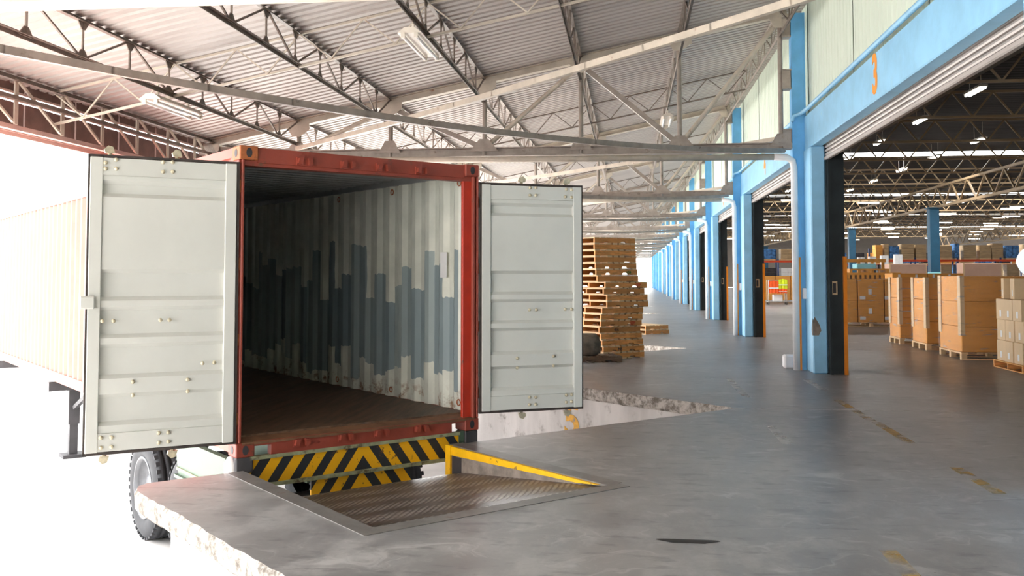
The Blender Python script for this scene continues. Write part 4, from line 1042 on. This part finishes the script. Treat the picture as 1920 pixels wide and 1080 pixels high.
for i, (x, w_, mt) in enumerate([(16.5,.9,'dark'),(18.2,.8,'greybox'),(20.55,.7,'greybox'),(21.5,.25,'bluebox'),(23.0,.8,'dark'),(24.7,.8,'greybox'),(26.4,.8,'greybox'),(28,.9,'dark')]): goods(x, 66.05, 1.35, w_, .95, M[mt], '%s load on the middle shelf of the long rack, %s from its left end' % ('dark' if mt == 'dark' else 'cartoned', ORD[i]))
for i, x in enumerate((8.0, 9.2, 10.5, 11.8)): goods(x, 68.05, 2.62, .95, .8, M[('dark','bluebox','greybox','dark')[i]], 'small load on the top shelf seen through the second door, %s from the left' % ORD[i]); goods(x, 68.05, 1.35, .95, .75, M[('greybox','dark','label','dark')[i]], 'small load on the middle shelf seen through the second door, %s from the left' % ORD[i])
for i in range(16): goods(17.8 + i*1.65, 94.05, 2.62, 1.2, 1.1, M[('greybox','bluebox','dark','card')[i % 4]], 'tiny load on the farthest rack, %s from its left end' % ORD[i])
for i in range(4):
    xx, yy = 14.42, 62.4 - 2.8*i
    goods(xx, yy, 0, .4, 2.2, M['dark'], 'dark carton stack under a white carton pair, %s from the left' % ORD[i], .5)
    c = thing('white_carton_pair', 'white carton pair on a dark stack left of the long rack, %s from the left' % ORD[i], 'carton', (xx, yy, 2.2), 0, 'white carton pairs')
    for q_ in (0, .2): MB().cbox(q_, q_+.19, 0, .4, 0, .53, .01).build('carton', M['label'], c)
# trolley with hi-vis clothing, seen through the second door
t = thing('trolley', 'metal trolley with a white bin seen through the second door', 'trolley', (7.45, 52.6, 0))
for x in (0, .95):
    for y in (0, .55):
        bar('post', t, (x, y, .12), (x, y, 1.35), .04, .04, M['alu'], 'tube'); MB().lathe([(-.02,0),(-.02,.07),(.02,.07),(.02,0)], 'x', 12).build('caster', M['dark'], t).location = (x, y, .07)
MB().box(-.03, .98, -.03, .58, .13, .18).build('deck', M['alu'], t); bar('rail', t, (0,0,1.33), (.95,0,1.33), .04, .04, M['alu'], 'tube'); bar('rail', t, (0,.55,1.33), (.95,.55,1.33), .04, .04, M['alu'], 'tube')
MB().cbox(.25, .75, .05, .5, .18, .55, .03).build('bin', M['label'], t)
def vest(x0, x1, z0, z1, mat, lab, y):
    e = thing('hivis_vest', lab, 'vest', (7.45, 52.6, 0)); m = MB(); n_ = 10
    for s, yy in ((0, y), (1, y+.07)):
        v = [(x0 + (x1-x0)*i/n_, yy + .03*math.sin(i*1.9+s), z0 + .06*math.sin(i*2.7)) for i in range(n_+1)] + [(x0 + (x1-x0)*i/n_, yy + .01*math.sin(i*1.9), z1 - .05*abs(i-n_/2)/n_*2) for i in range(n_+1)]
        m.add(v, [(i, i+1, i+n_+2, i+n_+1) for i in range(n_)])
    m.add([(x0, y, z1-.05), (x1, y, z1-.05), (x1, y+.07, z1-.05), (x0, y+.07, z1-.05)], [(0,1,2,3)])
    m.build('cloth', mat, e)
    MB().box(x0+.01, x1-.01, y-.045, y-.035, z0+(z1-z0)*.35, z0+(z1-z0)*.45).build('reflective_band', M['label'], e)
vest(.0, .52, .62, 1.32, M['hivis_o'], 'orange hi-vis vest hung on the trolley', -.09); vest(.5, .98, .85, 1.4, M['hivis_y'], 'yellow hi-vis vest hung on the trolley', -.09); vest(.5, .95, .62, .88, M['hivis_o'], 'folded orange cloth under the yellow vest on the trolley', -.16)
load('carton_row', 'low wide carton stack behind the trolley with vests', 7.6, 57, 2.6, 1.0, 1.55, 2, 3, M['card'], False, False, (), 'background pallet loads')
load('carton_row', 'pinkish wrapped stack seen through the third door', 5.3, 47.5, 1.2, 1.0, 1.9, 3, 1, M['cardpink'], True, False, (), 'background pallet loads')
# white plastic sheets on the near pier
sh = curl(7.2, 2.86, 1.80, .11, .22).build('plastic_sheet', M['paper']); tag(sh, 'white plastic sheet curling off the pier at the right edge', 'sheet')
